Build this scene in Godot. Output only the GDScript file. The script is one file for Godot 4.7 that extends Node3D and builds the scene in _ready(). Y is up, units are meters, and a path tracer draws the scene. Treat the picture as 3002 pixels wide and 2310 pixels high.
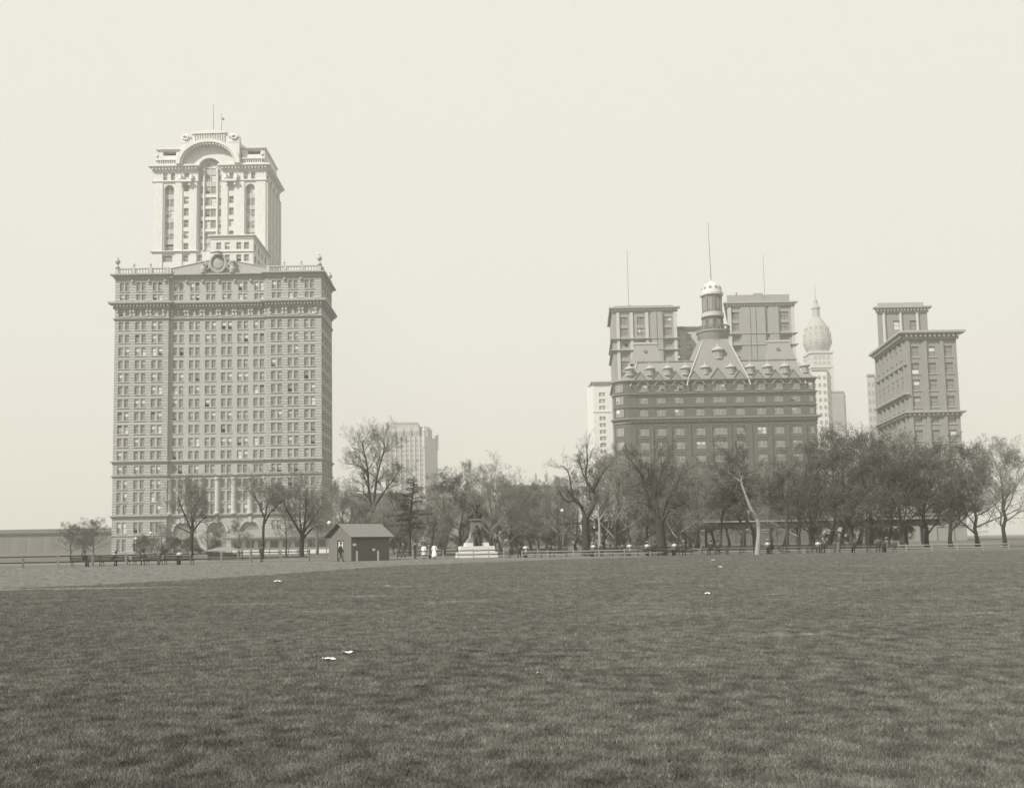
extends Node3D
# A park lawn in front of a row of tall office buildings, seen on a hazy spring afternoon.

const F := 2749.0            # focal length in pixels of the photograph
const CX := 1416.0           # where the lens axis meets the photograph
const CY := 1370.0
const EYE := Vector3(0, 1.6, 0)
var cam_basis: Basis
var rng := RandomNumberGenerator.new()
var names := {}
var M := {}
var mesh_cache := {}


# ---------------------------------------------------------------- shape collector
class MB:
	var v := PackedVector3Array()
	var n := PackedVector3Array()
	var c := PackedColorArray()
	var col := Color.WHITE
	var t := Transform3D()

	func tri3(a: Vector3, b: Vector3, d: Vector3, na: Vector3, nb: Vector3, nd: Vector3) -> void:
		v.append(t * a); v.append(t * d); v.append(t * b)
		n.append(t.basis * na); n.append(t.basis * nd); n.append(t.basis * nb)
		c.append(col); c.append(col); c.append(col)

	func tri(a: Vector3, b: Vector3, d: Vector3) -> void:
		var nn := (b - a).cross(d - a).normalized()
		tri3(a, b, d, nn, nn, nn)

	func quad(a: Vector3, b: Vector3, d: Vector3, e: Vector3) -> void:
		var nn := (b - a).cross(e - a)
		if nn.length_squared() < 1e-12:
			nn = (d - b).cross(e - b)
		nn = nn.normalized()
		tri3(a, b, d, nn, nn, nn)
		tri3(a, d, e, nn, nn, nn)

	func bx(x0: float, x1: float, y0: float, y1: float, z0: float, z1: float) -> void:
		var p := [Vector3(x0, y0, z0), Vector3(x1, y0, z0), Vector3(x1, y1, z0), Vector3(x0, y1, z0), Vector3(x0, y0, z1), Vector3(x1, y0, z1), Vector3(x1, y1, z1), Vector3(x0, y1, z1)]
		quad(p[4], p[5], p[6], p[7]); quad(p[1], p[0], p[3], p[2]); quad(p[0], p[4], p[7], p[3])
		quad(p[5], p[1], p[2], p[6]); quad(p[7], p[6], p[2], p[3]); quad(p[0], p[1], p[5], p[4])

	func tube(pts: Array, radii: Array, sides: int, cap := true) -> void:
		var rings := []
		var norms := []
		var side := Vector3.ZERO
		for i in pts.size():
			var d: Vector3 = (pts[mini(i + 1, pts.size() - 1)] - pts[maxi(i - 1, 0)])
			d = d.normalized() if d.length() > 1e-9 else Vector3.UP
			if side == Vector3.ZERO:
				side = d.cross(Vector3(0.31, 0.12, 0.94) if absf(d.z) < 0.8 else Vector3.RIGHT).normalized()
			side = (side - d * side.dot(d)).normalized()
			var up := d.cross(side)
			var ring := PackedVector3Array()
			var nr := PackedVector3Array()
			for k in sides:
				var a := TAU * k / sides
				var o := side * cos(a) + up * sin(a)
				ring.append(pts[i] + o * radii[i])
				nr.append(o)
			rings.append(ring)
			norms.append(nr)
		for i in pts.size() - 1:
			for k in sides:
				var j := (k + 1) % sides
				tri3(rings[i][k], rings[i][j], rings[i + 1][j], norms[i][k], norms[i][j], norms[i + 1][j])
				tri3(rings[i][k], rings[i + 1][j], rings[i + 1][k], norms[i][k], norms[i + 1][j], norms[i + 1][k])
		if cap:
			var last := pts.size() - 1
			for k in range(1, sides - 1):
				tri(rings[last][0], rings[last][k], rings[last][k + 1])
				tri(rings[0][0], rings[0][k + 1], rings[0][k])

	func lathe(prof: Array, segs: int, at := Vector3.ZERO, a0 := 0.0, a1 := TAU) -> void:
		for i in prof.size() - 1:
			var p: Vector2 = prof[i]
			var q: Vector2 = prof[i + 1]
			var e := Vector2(q.y - p.y, -(q.x - p.x)).normalized()
			for k in segs:
				var a := a0 + (a1 - a0) * k / segs
				var b := a0 + (a1 - a0) * (k + 1) / segs
				var da := Vector3(sin(a), 0, cos(a))
				var db := Vector3(sin(b), 0, cos(b))
				var na := (da * e.x + Vector3.UP * e.y).normalized()
				var nb := (db * e.x + Vector3.UP * e.y).normalized()
				var p0 := at + da * p.x + Vector3.UP * p.y
				var p1 := at + db * p.x + Vector3.UP * p.y
				var q0 := at + da * q.x + Vector3.UP * q.y
				var q1 := at + db * q.x + Vector3.UP * q.y
				if p.x > 1e-5:
					tri3(p0, p1, q1, na, nb, nb)
				if q.x > 1e-5:
					tri3(p0, q1, q0, na, nb, na)

	# an outline in x,y pushed from z0 to z1
	func prism(poly: PackedVector2Array, z0: float, z1: float) -> void:
		if Geometry2D.is_polygon_clockwise(poly):
			poly.reverse()
		var ids := Geometry2D.triangulate_polygon(poly)
		for i in range(0, ids.size(), 3):
			var a := poly[ids[i]]
			var b := poly[ids[i + 1]]
			var d := poly[ids[i + 2]]
			if (b - a).cross(d - a) < 0:
				var s := b
				b = d
				d = s
			tri(Vector3(a.x, a.y, z1), Vector3(b.x, b.y, z1), Vector3(d.x, d.y, z1))
			tri(Vector3(a.x, a.y, z0), Vector3(d.x, d.y, z0), Vector3(b.x, b.y, z0))
		for i in poly.size():
			var p := poly[i]
			var q := poly[(i + 1) % poly.size()]
			quad(Vector3(p.x, p.y, z0), Vector3(q.x, q.y, z0), Vector3(q.x, q.y, z1), Vector3(p.x, p.y, z1))

	# an outline in x,z (seen from above) raised from y0 to y1, with a lid
	func raise(poly: PackedVector2Array, y0: float, y1: float, top := PackedVector2Array()) -> void:
		var hi := top if top.size() else poly
		var m := poly.size()
		var area := 0.0
		for i in m:
			area += poly[i].cross(poly[(i + 1) % m])
		for i in m:
			var j := (i + 1) % m
			var a := Vector3(poly[i].x, y0, poly[i].y)
			var b := Vector3(poly[j].x, y0, poly[j].y)
			var d := Vector3(hi[j].x, y1, hi[j].y)
			var e := Vector3(hi[i].x, y1, hi[i].y)
			if area < 0:
				quad(a, b, d, e)
			else:
				quad(b, a, e, d)
		var ids := Geometry2D.triangulate_polygon(hi)
		for i in range(0, ids.size(), 3):
			var a := hi[ids[i]]
			var b := hi[ids[i + 1]]
			var d := hi[ids[i + 2]]
			if (b - a).cross(d - a) > 0:
				var s := b
				b = d
				d = s
			tri(Vector3(a.x, y1, a.y), Vector3(b.x, y1, b.y), Vector3(d.x, y1, d.y))

	# a wall in the plane z = 0 from (x0,y0) to (x1,y1), with openings: [x, y, w, h, arch 0 or 1], cut back by depth
	func wall(x0: float, x1: float, y0: float, y1: float, holes: Array, depth := 0.45, z := 0.0) -> void:
		var xs := [x0, x1]
		var ys := [y0, y1]
		for h in holes:
			for q in [h[0], h[0] + h[2]]:
				if q > x0 and q < x1: xs.append(q)
			for q in [h[1], h[1] + h[3]]:
				if q > y0 and q < y1: ys.append(q)
		xs.sort()
		ys.sort()
		var ux := []
		var uy := []
		for q in xs:
			if ux.is_empty() or q - ux[-1] > 1e-4: ux.append(q)
		for q in ys:
			if uy.is_empty() or q - uy[-1] > 1e-4: uy.append(q)
		for j in uy.size() - 1:
			var cy: float = (uy[j] + uy[j + 1]) / 2
			var row := []
			for h in holes:
				if cy > h[1] and cy < h[1] + h[3]: row.append(h)
			var start := -1
			for i in ux.size():
				var solid := i < ux.size() - 1
				if solid:
					var cx: float = (ux[i] + ux[i + 1]) / 2
					for h in row:
						if cx > h[0] and cx < h[0] + h[2]:
							solid = false
							break
				if solid and start < 0:
					start = i
				elif not solid and start >= 0:
					quad(Vector3(ux[start], uy[j], z), Vector3(ux[i], uy[j], z), Vector3(ux[i], uy[j + 1], z), Vector3(ux[start], uy[j + 1], z))
					start = -1
		for h in holes:
			var a: float = h[0]
			var b: float = h[0] + h[2]
			var lo: float = h[1]
			var hi: float = h[1] + h[3]
			var w := z - depth
			var arch: bool = h.size() > 4 and h[4] > 0
			var spring: float = hi - h[2] / 2 if arch else hi
			quad(Vector3(a, lo, z), Vector3(b, lo, z), Vector3(b, lo, w), Vector3(a, lo, w))
			quad(Vector3(a, lo, w), Vector3(a, spring, w), Vector3(a, spring, z), Vector3(a, lo, z))
			quad(Vector3(b, lo, z), Vector3(b, spring, z), Vector3(b, spring, w), Vector3(b, lo, w))
			if not arch:
				quad(Vector3(a, hi, w), Vector3(b, hi, w), Vector3(b, hi, z), Vector3(a, hi, z))
			else:
				var r: float = h[2] / 2
				var m := (a + b) / 2
				var steps := 16
				for k in steps:
					var t0 := PI * k / steps
					var t1 := PI * (k + 1) / steps
					var p := Vector3(m - r * cos(t0), spring + r * sin(t0), z)
					var q := Vector3(m - r * cos(t1), spring + r * sin(t1), z)
					var corner := Vector3(a if k < steps / 2 else b, hi, z)
					tri(p, q, corner)
					quad(p, q, Vector3(q.x, q.y, w), Vector3(p.x, p.y, w))
				tri(Vector3(m, hi, z), Vector3(b, hi, z), Vector3(m, spring + r, z))

	func mesh(mat: Material) -> ArrayMesh:
		var arr := []
		arr.resize(Mesh.ARRAY_MAX)
		arr[Mesh.ARRAY_VERTEX] = v
		arr[Mesh.ARRAY_NORMAL] = n
		arr[Mesh.ARRAY_COLOR] = c
		var m := ArrayMesh.new()
		m.add_surface_from_arrays(Mesh.PRIMITIVE_TRIANGLES, arr)
		m.surface_set_material(0, mat)
		return m


# ---------------------------------------------------------------- nodes
func numbered(called: String) -> String:
	if not names.has(called):
		names[called] = 0
		return called
	names[called] += 1
	return "%s_%03d" % [called, names[called]]

func tag(o: Node, label := "", category := "", group := "", kind := "") -> void:
	if label: o.set_meta("label", label)
	if category: o.set_meta("category", category)
	if group: o.set_meta("group", group)
	if kind: o.set_meta("kind", kind)

func thing(called: String, label: String, category: String, where := Vector3.ZERO, turn := 0.0, group := "") -> Node3D:
	var o := Node3D.new()
	o.name = numbered(called)
	add_child(o)
	o.position = where
	o.rotation.y = turn
	tag(o, label, category, group)
	return o

func part(called: String, mb: MB, mat: Material, parent: Node) -> MeshInstance3D:
	var o := MeshInstance3D.new()
	o.name = called if parent != self else numbered(called)
	o.mesh = mb.mesh(mat)
	parent.add_child(o, true)
	return o

func inst(called: String, m: Mesh, parent: Node, where := Vector3.ZERO, mat: Material = null) -> MeshInstance3D:
	var o := MeshInstance3D.new()
	o.name = called if parent != self else numbered(called)
	o.mesh = m
	o.position = where
	if mat: o.material_override = mat
	parent.add_child(o, true)
	return o

func struct(called: String, mb: MB, mat: Material) -> MeshInstance3D:
	var o := part(called, mb, mat, self)
	o.set_meta("kind", "structure")
	return o

func copy_of(o: Node3D, where: Vector3, turn: float, size: float, label: String, group: String) -> Node3D:
	var k: Node3D = o.duplicate()
	k.name = numbered(String(o.name).rstrip("0123456789").rstrip("_"))
	add_child(k)
	k.position = where
	k.rotation.y = turn
	k.scale = Vector3.ONE * size
	tag(k, label, "", group)
	return k


# ---------------------------------------------------------------- measuring: a spot of the photograph at a distance
func ray(px: float, py: float) -> Vector3:
	return cam_basis * Vector3((px - CX) / F, -(py - CY) / F, -1.0)

func at(px: float, py: float, d: float) -> Vector3:
	var r := ray(px, py)
	return EYE + r * (d / -r.z)

func foot(px: float, d: float) -> Vector3:      # standing on the ground
	var q := at(px, 1610.0, d)
	return Vector3(q.x, 0, -d)


# ---------------------------------------------------------------- materials
# the whole place is seen in one warm grey; the darker things are a little browner
func lin(l: float) -> Color:
	var k := smoothstep(0.06, 0.40, l)
	return Color(l * lerpf(1.04, 1.012, k), l, l * lerpf(0.84, 0.955, k))

func grey(l: float) -> Color:
	return lin(l).linear_to_srgb()

func noise_tex(freq: float, lo: float, hi: float, seed_: int, octaves := 5, size := 512, mid := -1.0) -> NoiseTexture2D:
	var f := FastNoiseLite.new()
	f.noise_type = FastNoiseLite.TYPE_SIMPLEX_SMOOTH
	f.seed = seed_
	f.frequency = freq
	f.fractal_octaves = octaves
	f.fractal_gain = 0.62
	var g := Gradient.new()
	g.set_color(0, Color(lo, lo, lo))
	g.set_color(1, Color(hi, hi, hi))
	if mid >= 0.0:
		g.add_point(0.5, Color(mid, mid, mid))
	var tx := NoiseTexture2D.new()
	tx.width = size
	tx.height = size
	tx.seamless = true
	tx.noise = f
	tx.color_ramp = g
	return tx

func mat(key: String, l: float, rough := 0.9, tex: Texture2D = null, metres := 4.0, world := false) -> StandardMaterial3D:
	var m := StandardMaterial3D.new()
	m.resource_name = key
	m.albedo_color = grey(l)
	m.roughness = rough
	m.metallic_specular = 0.3
	if tex:
		m.albedo_texture = tex
		m.uv1_triplanar = true
		m.uv1_world_triplanar = world
		m.uv1_scale = Vector3.ONE / metres
	M[key] = m
	return m

# courses of masonry: rows of pale stone parted by narrow darker joints
func course_tex(rows: int, joint: float, face: float, seed_: int) -> ImageTexture:
	var im := Image.create(64, 256, false, Image.FORMAT_RGB8)
	var r := RandomNumberGenerator.new()
	r.seed = seed_
	var per := 256 / rows
	for row in rows:
		var tone := face * r.randf_range(0.93, 1.0)
		for y in per:
			for x in 64:
				var k := tone * r.randf_range(0.95, 1.0)
				if y < maxi(1, per / 4): k = joint * r.randf_range(0.92, 1.05)
				im.set_pixel(x, row * per + y, Color(k, k, k))
	return ImageTexture.create_from_image(im)

func make_materials() -> void:
	var soft := noise_tex(0.012, 0.90, 1.0, 3)
	var blot := noise_tex(0.02, 0.72, 1.0, 4)
	var course := course_tex(8, 0.63, 1.0, 5)
	var brickrow := course_tex(16, 0.86, 1.0, 6)
	mat("banded", 0.44, 0.9, course, 5.9)
	mat("smooth_stone", 0.4, 0.9, soft, 7.0)
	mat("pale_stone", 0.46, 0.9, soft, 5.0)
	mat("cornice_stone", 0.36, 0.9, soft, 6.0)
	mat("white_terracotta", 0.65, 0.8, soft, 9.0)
	mat("white_trim", 0.68, 0.8, soft, 4.0)
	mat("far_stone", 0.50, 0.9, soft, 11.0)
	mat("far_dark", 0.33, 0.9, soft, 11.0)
	mat("twin_stone", 0.31, 0.9, soft, 8.0)
	mat("red_brick", 0.12, 0.9, brickrow, 2.4)
	mat("brick_trim", 0.20, 0.9, soft, 4.0)
	mat("slate", 0.30, 0.7, blot, 3.0)
	mat("hip_metal", 0.42, 0.5)
	mat("white_metal", 0.52, 0.5)
	mat("roof_dark", 0.10, 0.9, blot, 5.0)
	mat("glass", 0.2, 0.12)
	M.glass.metallic_specular = 0.6
	mat("blind", 0.55, 0.9)
	mat("shade_cloth", 0.34, 0.9)
	mat("frame_paint", 0.33, 0.7)
	mat("frame_dark", 0.16, 0.7)
	mat("iron", 0.05, 0.6, blot, 1.0)
	mat("pole", 0.16, 0.7)
	mat("bark", 0.065, 0.95, blot, 1.2)
	mat("twig", 0.075, 0.95)
	mat("pale_bark", 0.5, 0.9, noise_tex(0.03, 0.45, 1.0, 8, 3), 1.6)
	mat("grey_twig", 0.19, 0.95)
	mat("sash", 0.27, 0.7)
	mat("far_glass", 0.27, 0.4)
	mat("needle", 0.045, 0.9)
	mat("bronze", 0.045, 0.45, blot, 0.8)
	mat("granite", 0.2, 0.9, blot, 1.5)
	mat("marble", 0.58, 0.8, soft, 1.5)
	mat("board", 0.2, 0.9, blot, 0.9)
	mat("corner_stone", 0.27, 0.9, soft, 8.0)
	mat("shed_roof", 0.27, 0.8, blot, 1.3)
	mat("post_wood", 0.34, 0.9, blot, 0.6)
	mat("bench_wood", 0.06, 0.8, blot, 0.6)
	mat("canvas", 0.42, 0.95, soft, 2.0)
	mat("plaster", 0.75, 0.9, soft, 3.0)
	mat("paper", 0.75, 0.95)
	mat("globe", 0.6, 0.2)
	mat("steel", 0.035, 0.7, blot, 2.0)
	var b := StandardMaterial3D.new()
	b.resource_name = "clothes_and_skin"
	b.vertex_color_use_as_albedo = true
	b.roughness = 0.9
	M["body"] = b
	var bud := StandardMaterial3D.new()
	bud.resource_name = "buds"
	bud.albedo_color = grey(0.22)
	bud.roughness = 0.9
	bud.backlight_enabled = true
	bud.backlight = Color(0.12, 0.12, 0.09)
	M["bud"] = bud
	var leaf := bud.duplicate()
	leaf.albedo_color = grey(0.10)
	M["leaf"] = leaf


# ================================================================ the scene
func _ready() -> void:
	rng.seed = 7
	# --- camera
	var p := deg_to_rad(4.6)
	var roll := 0.017
	var up0 := Vector3(0, cos(p), sin(p))
	var right := Vector3.RIGHT * cos(roll) - up0 * sin(roll)
	var up := up0 * cos(roll) + Vector3.RIGHT * sin(roll)
	cam_basis = Basis(right, up, right.cross(up))
	var cam := Camera3D.new()
	cam.name = "camera"
	cam.projection = Camera3D.PROJECTION_FRUSTUM
	cam.near = 0.1
	cam.far = 6000.0
	cam.size = 2.0 * 1155.0 / F * cam.near
	cam.frustum_offset = Vector2((1501.0 - CX) / F, -(1155.0 - CY) / F) * cam.near
	cam.transform = Transform3D(cam_basis, EYE)
	add_child(cam)
	cam.current = true
	# --- sky, haze, exposure
	var sky_m := ProceduralSkyMaterial.new()
	sky_m.sky_top_color = Color(0.83, 0.82, 0.79)
	sky_m.sky_horizon_color = Color(0.82, 0.808, 0.775)
	sky_m.sky_curve = 0.2
	sky_m.ground_bottom_color = Color(0.35, 0.345, 0.31)
	sky_m.ground_horizon_color = Color(0.80, 0.79, 0.76)
	sky_m.ground_curve = 0.02
	sky_m.sun_angle_max = 1.0
	var env := Environment.new()
	env.background_mode = Environment.BG_SKY
	env.sky = Sky.new()
	env.sky.sky_material = sky_m
	env.background_energy_multiplier = 1.0
	env.tonemap_mode = Environment.TONE_MAPPER_LINEAR
	env.tonemap_exposure = 1.32
	env.fog_enabled = true
	env.fog_light_color = Color(0.95, 0.945, 0.905)
	env.fog_density = 0.00066
	env.sdfgi_enabled = true
	env.ssao_enabled = true
	env.ssil_enabled = true
	var we := WorldEnvironment.new()
	we.name = "environment"
	we.environment = env
	add_child(we)
	# --- sun: high in the west-south-west, to the left of and a little behind the camera
	var sun := DirectionalLight3D.new()
	sun.name = "sun"
	sun.light_energy = 1.5
	sun.light_color = Color(1.0, 0.99, 0.962)
	sun.light_angular_distance = 1.0
	sun.shadow_enabled = true
	add_child(sun)
	sun.look_at_from_position(Vector3(-0.66, 0.78, 0.54) * 100.0, Vector3.ZERO)

	make_materials()
	build_ground()
	build_banded_block()
	build_white_tower()
	build_brick_block()
	build_twin_tower()
	build_far_buildings()
	build_corner_building()
	build_viaduct()
	build_station()
	build_shed()
	build_statue()
	build_trees()
	build_fences_and_benches()
	build_lamps()
	build_people()
	build_litter()


# ---------------------------------------------------------------- ground
func sheet(poly: Array, y: float) -> MB:
	var mb := MB.new()
	var pts := PackedVector2Array()
	for q in poly: pts.append(q)
	var ids := Geometry2D.triangulate_polygon(pts)
	for i in range(0, ids.size(), 3):
		var a := Vector3(pts[ids[i]].x, y, pts[ids[i]].y)
		var b := Vector3(pts[ids[i + 1]].x, y, pts[ids[i + 1]].y)
		var d := Vector3(pts[ids[i + 2]].x, y, pts[ids[i + 2]].y)
		if (b - a).cross(d - a).y < 0:
			mb.tri(a, d, b)
		else:
			mb.tri(a, b, d)
	return mb

var worn_outline := PackedVector2Array()

func build_ground() -> void:
	var turf := noise_tex(0.022, 0.50, 1.0, 21, 7, 1024, 0.74)
	var g := mat("park_earth", 0.20, 0.95, turf, 17.0, true)
	struct("ground", sheet([Vector2(-1500, 80), Vector2(1500, 80), Vector2(1500, -1700), Vector2(-1500, -1700)], 0.0), g)
	var lawn := mat("lawn_turf", 0.175, 0.95, turf, 13.0, true)
	lawn.detail_enabled = true
	lawn.detail_blend_mode = BaseMaterial3D.BLEND_MODE_MUL
	lawn.detail_albedo = noise_tex(0.02, 0.88, 1.0, 31, 4, 512)
	lawn.detail_uv_layer = BaseMaterial3D.DETAIL_UV_2
	lawn.uv2_triplanar = true
	lawn.uv2_world_triplanar = true
	lawn.uv2_scale = Vector3.ONE / 47.0
	struct("lawn", sheet([Vector2(-110, 30), Vector2(110, 30), Vector2(110, -89.5), Vector2(30, -90), Vector2(14, -96), Vector2(-8, -93.5), Vector2(-20, -91), Vector2(-32, -83), Vector2(-110, -80)], 0.004), lawn)
	# worn, paler ground in front of the fence, with a ragged edge
	var near := [Vector2(-75, -47), Vector2(-29.5, -37.5), Vector2(-22, -38.6), Vector2(-17.5, -42), Vector2(-14.5, -47), Vector2(-12, -53), Vector2(-10, -60), Vector2(-6, -70), Vector2(0, -76), Vector2(8, -84), Vector2(16, -90)]
	var edge := []
	for i in near.size() - 1:
		for k in 14:
			var q: Vector2 = near[i].lerp(near[i + 1], k / 14.0)
			edge.append(q + Vector2(rng.randf_range(-0.25, 0.25), rng.randf_range(-0.5, 0.5)))
	worn_outline = PackedVector2Array(near + [Vector2(16, -97), Vector2(-75, -97)])
	edge.append_array([Vector2(16, -97), Vector2(-8, -96.5), Vector2(-20, -96), Vector2(-36, -88), Vector2(-75, -86)])
	struct("worn_path", sheet(edge, 0.008), mat("worn_earth", 0.26, 0.95, turf, 11.0, true))
	var bare := []
	for k in 40:
		var a := TAU * k / 40
		var r := rng.randf_range(0.8, 1.1)
		bare.append(Vector2(-19.6 + cos(a) * 8.5 * r, -38.9 + cos(a) * 0.6 + sin(a) * 0.75 * r))
	struct("bare_earth_patch", sheet(bare, 0.012), mat("bare_earth", 0.42, 0.95, turf, 5.0, true))
	struct("walkway", sheet([Vector2(-110, -100), Vector2(-36, -101), Vector2(0, -105), Vector2(110, -99), Vector2(110, -112), Vector2(0, -118), Vector2(-36, -114), Vector2(-110, -112)], 0.006), mat("gravel_walk", 0.30, 0.95, turf, 6.0, true))
	struct("street", sheet([Vector2(-300, -222), Vector2(300, -222), Vector2(300, -256), Vector2(-300, -256)], 0.006), mat("street_paving", 0.16, 0.9, turf, 9.0, true))
	grass("lawn_grass", 5.2, 86.0, 300000, 0.029, 61)

func grass(called: String, d0: float, d1: float, count: int, tall: float, seed_: int) -> void:
	var mb := MB.new()
	var r := RandomNumberGenerator.new()
	r.seed = seed_
	for k in 9:
		var a := r.randf() * TAU
		var o := Vector3(r.randf_range(-0.06, 0.06), 0, r.randf_range(-0.06, 0.06))
		var w := Vector3(cos(a), 0, sin(a)) * tall * 0.075
		var lean := Vector3(r.randf_range(-0.7, 0.7), r.randf_range(0.45, 1.0), r.randf_range(-0.7, 0.7)) * tall
		mb.tri(o - w, o + w, o + lean)
	var m := StandardMaterial3D.new()
	m.resource_name = "grass_blades"
	m.vertex_color_use_as_albedo = true
	m.roughness = 0.8
	m.backlight_enabled = true
	m.backlight = Color(0.1, 0.1, 0.08)
	var mm := MultiMesh.new()
	mm.transform_format = MultiMesh.TRANSFORM_3D
	mm.use_colors = true
	mm.mesh = mb.mesh(m)
	mm.instance_count = count
	var patch := FastNoiseLite.new()
	patch.seed = 5
	patch.frequency = 0.3
	patch.fractal_octaves = 4
	var fine := FastNoiseLite.new()
	fine.seed = 9
	fine.frequency = 2.6
	for i in count:
		var d := d0 * pow(d1 / d0, r.randf())
		var x := r.randf_range(-0.56, 0.60) * (d + 1.5)
		if d > 36.0 and r.randf() < 0.8 and Geometry2D.is_point_in_polygon(Vector2(x + r.randf_range(-0.5, 0.5), -d + r.randf_range(-1.0, 1.0)), worn_outline):
			d = r.randf_range(5.2, 14.0)
			x = r.randf_range(-0.56, 0.60) * (d + 1.5)
		var s := r.randf_range(0.6, 1.35) * (0.85 + d / 45.0)
		var k := 0.115 + 0.035 * patch.get_noise_2d(x * 0.7, d) + 0.13 * fine.get_noise_2d(x, d)
		var dry := patch.get_noise_2d(x * 0.5 + 300.0, d * 1.3)
		if dry > 0.36: k += (dry - 0.36) * 0.4 * smoothstep(8.0, 20.0, d)
		k *= r.randf_range(0.65, 1.35)
		if r.randf() < 0.08: k *= 1.7
		mm.set_instance_transform(i, Transform3D(Basis(Vector3.UP, r.randf() * TAU).scaled(Vector3(s, s, s)), Vector3(x, 0.006, -d)))
		mm.set_instance_color(i, lin(clampf(k, 0.015, 0.3)))
	var o := MultiMeshInstance3D.new()
	o.name = called
	o.multimesh = mm
	add_child(o)
	tag(o, "short mottled grass covering the lawn in the foreground", "grass", "", "stuff")


# ---------------------------------------------------------------- windows
func frame_mesh(w: float, h: float, cols: int, bar: float, mull: float, arch: int, m: Material) -> Mesh:
	var key := "f%.2f_%.2f_%d_%.2f_%.2f_%d_%s" % [w, h, cols, bar, mull, arch, m.resource_name]
	if mesh_cache.has(key): return mesh_cache[key]
	var mb := MB.new()
	var a := -w / 2
	var b := w / 2
	var top := h - w / 2 if arch else h
	mb.bx(a, a + bar, 0, top, -0.06, 0.06)
	mb.bx(b - bar, b, 0, top, -0.06, 0.06)
	mb.bx(a + bar, b - bar, 0, bar, -0.06, 0.06)
	mb.bx(a + bar, b - bar, top - bar, top, -0.06, 0.06)
	var inner := w - 2 * bar
	for k in range(1, cols):
		var x := a + bar + inner * k / cols
		mb.bx(x - mull / 2, x + mull / 2, bar, top - bar, -0.05, 0.12)
	var cw := (inner - mull * (cols - 1)) / cols
	for k in cols:
		var x := a + bar + k * (cw + mull)
		mb.bx(x, x + cw, top * 0.5 - bar * 0.4, top * 0.5 + bar * 0.4, -0.04, 0.05)
	if arch:
		var ring := PackedVector2Array()
		for k in 17: ring.append(Vector2(-cos(PI * k / 16) * w / 2, top + sin(PI * k / 16) * w / 2))
		for k in 17: ring.append(Vector2(cos(PI * k / 16) * (w / 2 - bar), top + sin(PI * k / 16) * (w / 2 - bar)))
		mb.prism(ring, -0.06, 0.06)
		mb.bx(-bar / 2, bar / 2, top, h - bar, -0.05, 0.05)
	mesh_cache[key] = mb.mesh(m)
	return mesh_cache[key]

func pane_mesh(w: float, h: float) -> Mesh:
	var key := "p%.2f_%.2f" % [w, h]
	if not mesh_cache.has(key):
		var mb := MB.new()
		mb.bx(-w / 2, w / 2, 0, h, -0.02, 0.02)
		mesh_cache[key] = mb.mesh(M.glass)
	return mesh_cache[key]

# a sash window: the frame is the part, its panes are sub-parts
func add_window(parent: Node3D, xf: Transform3D, x: float, y: float, w: float, h: float, cols: int, z := -0.35, frame := "frame_paint", blinds := 0.22, open := 0.05, arch := 0, mull := 0.30, bar := 0.10, pier := "") -> void:
	var o := inst("window", frame_mesh(w, h, cols, bar, mull, arch, M[frame]), parent)
	o.transform = xf * Transform3D(Basis(), Vector3(x + w / 2, y, z))
	var top := h - w / 2 if arch else h
	var inner := w - 2 * bar
	var cw := (inner - mull * (cols - 1)) / cols
	var both := rng.randf()
	if pier:
		for k in range(1, cols):
			var key := "m%.2f_%.2f_%s" % [mull, h, pier]
			if not mesh_cache.has(key):
				var mm := MB.new()
				mm.bx(-mull / 2 - 0.03, mull / 2 + 0.03, 0.003, h - 0.003, -0.07, -z - 0.04 if z > -0.5 else 0.29)
				mesh_cache[key] = mm.mesh(M[pier])
			inst("mullion", mesh_cache[key], o, Vector3(-w / 2 + bar + inner * k / cols, 0, 0))
	for k in cols:
		var cx := -w / 2 + bar + k * (cw + mull) + cw / 2
		var half := top * 0.5 - bar * 1.4
		var r := rng.randf()
		var upper: Material = M.glass
		var lower: Material = M.glass
		if r < blinds * 0.55 or both < blinds * 0.35:
			upper = M.blind if rng.randf() < 0.55 else M.shade_cloth
			if rng.randf() < 0.22: lower = M.blind
		# an open sash is slid up or down behind the other one and leaves a real opening
		var gone := rng.randf()
		if gone < open:
			inst("pane", pane_mesh(cw, half), o, Vector3(cx, lerpf(bar, top * 0.5, rng.randf_range(0.4, 0.95)), -0.05), lower)
		elif gone > open * 1.3:
			inst("pane", pane_mesh(cw, half), o, Vector3(cx, bar, -0.05), lower)
		else:
			inst("pane", pane_mesh(cw, half), o, Vector3(cx, bar, -0.05), lower)
			inst("pane", pane_mesh(cw, half), o, Vector3(cx, top * 0.28, 0.0), upper)
			continue
		inst("pane", pane_mesh(cw, half), o, Vector3(cx, top * 0.5 + bar * 0.4, 0.0), upper)
	if arch:
		var key := "a%.2f_%.2f" % [w, bar]
		if not mesh_cache.has(key):
			var fan := PackedVector2Array()
			for k in 17: fan.append(Vector2(-cos(PI * k / 16) * (w / 2 - bar), sin(PI * k / 16) * (w / 2 - bar)))
			var mb := MB.new()
			mb.prism(fan, -0.02, 0.02)
			mesh_cache[key] = mb.mesh(M.glass)
		inst("pane", mesh_cache[key], o, Vector3(0, top, 0))

func side_turn(x: float, y := 0.0, z := 0.0) -> Transform3D:     # a wall that faces right, running away from the camera
	return Transform3D(Basis(Vector3(0, 0, -1), Vector3.UP, Vector3.RIGHT), Vector3(x, y, z))

func left_turn(x: float, back: float) -> Transform3D:            # a wall that faces left, running towards the camera
	return Transform3D(Basis(Vector3(0, 0, 1), Vector3.UP, Vector3.LEFT), Vector3(x, 0, -back))

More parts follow.
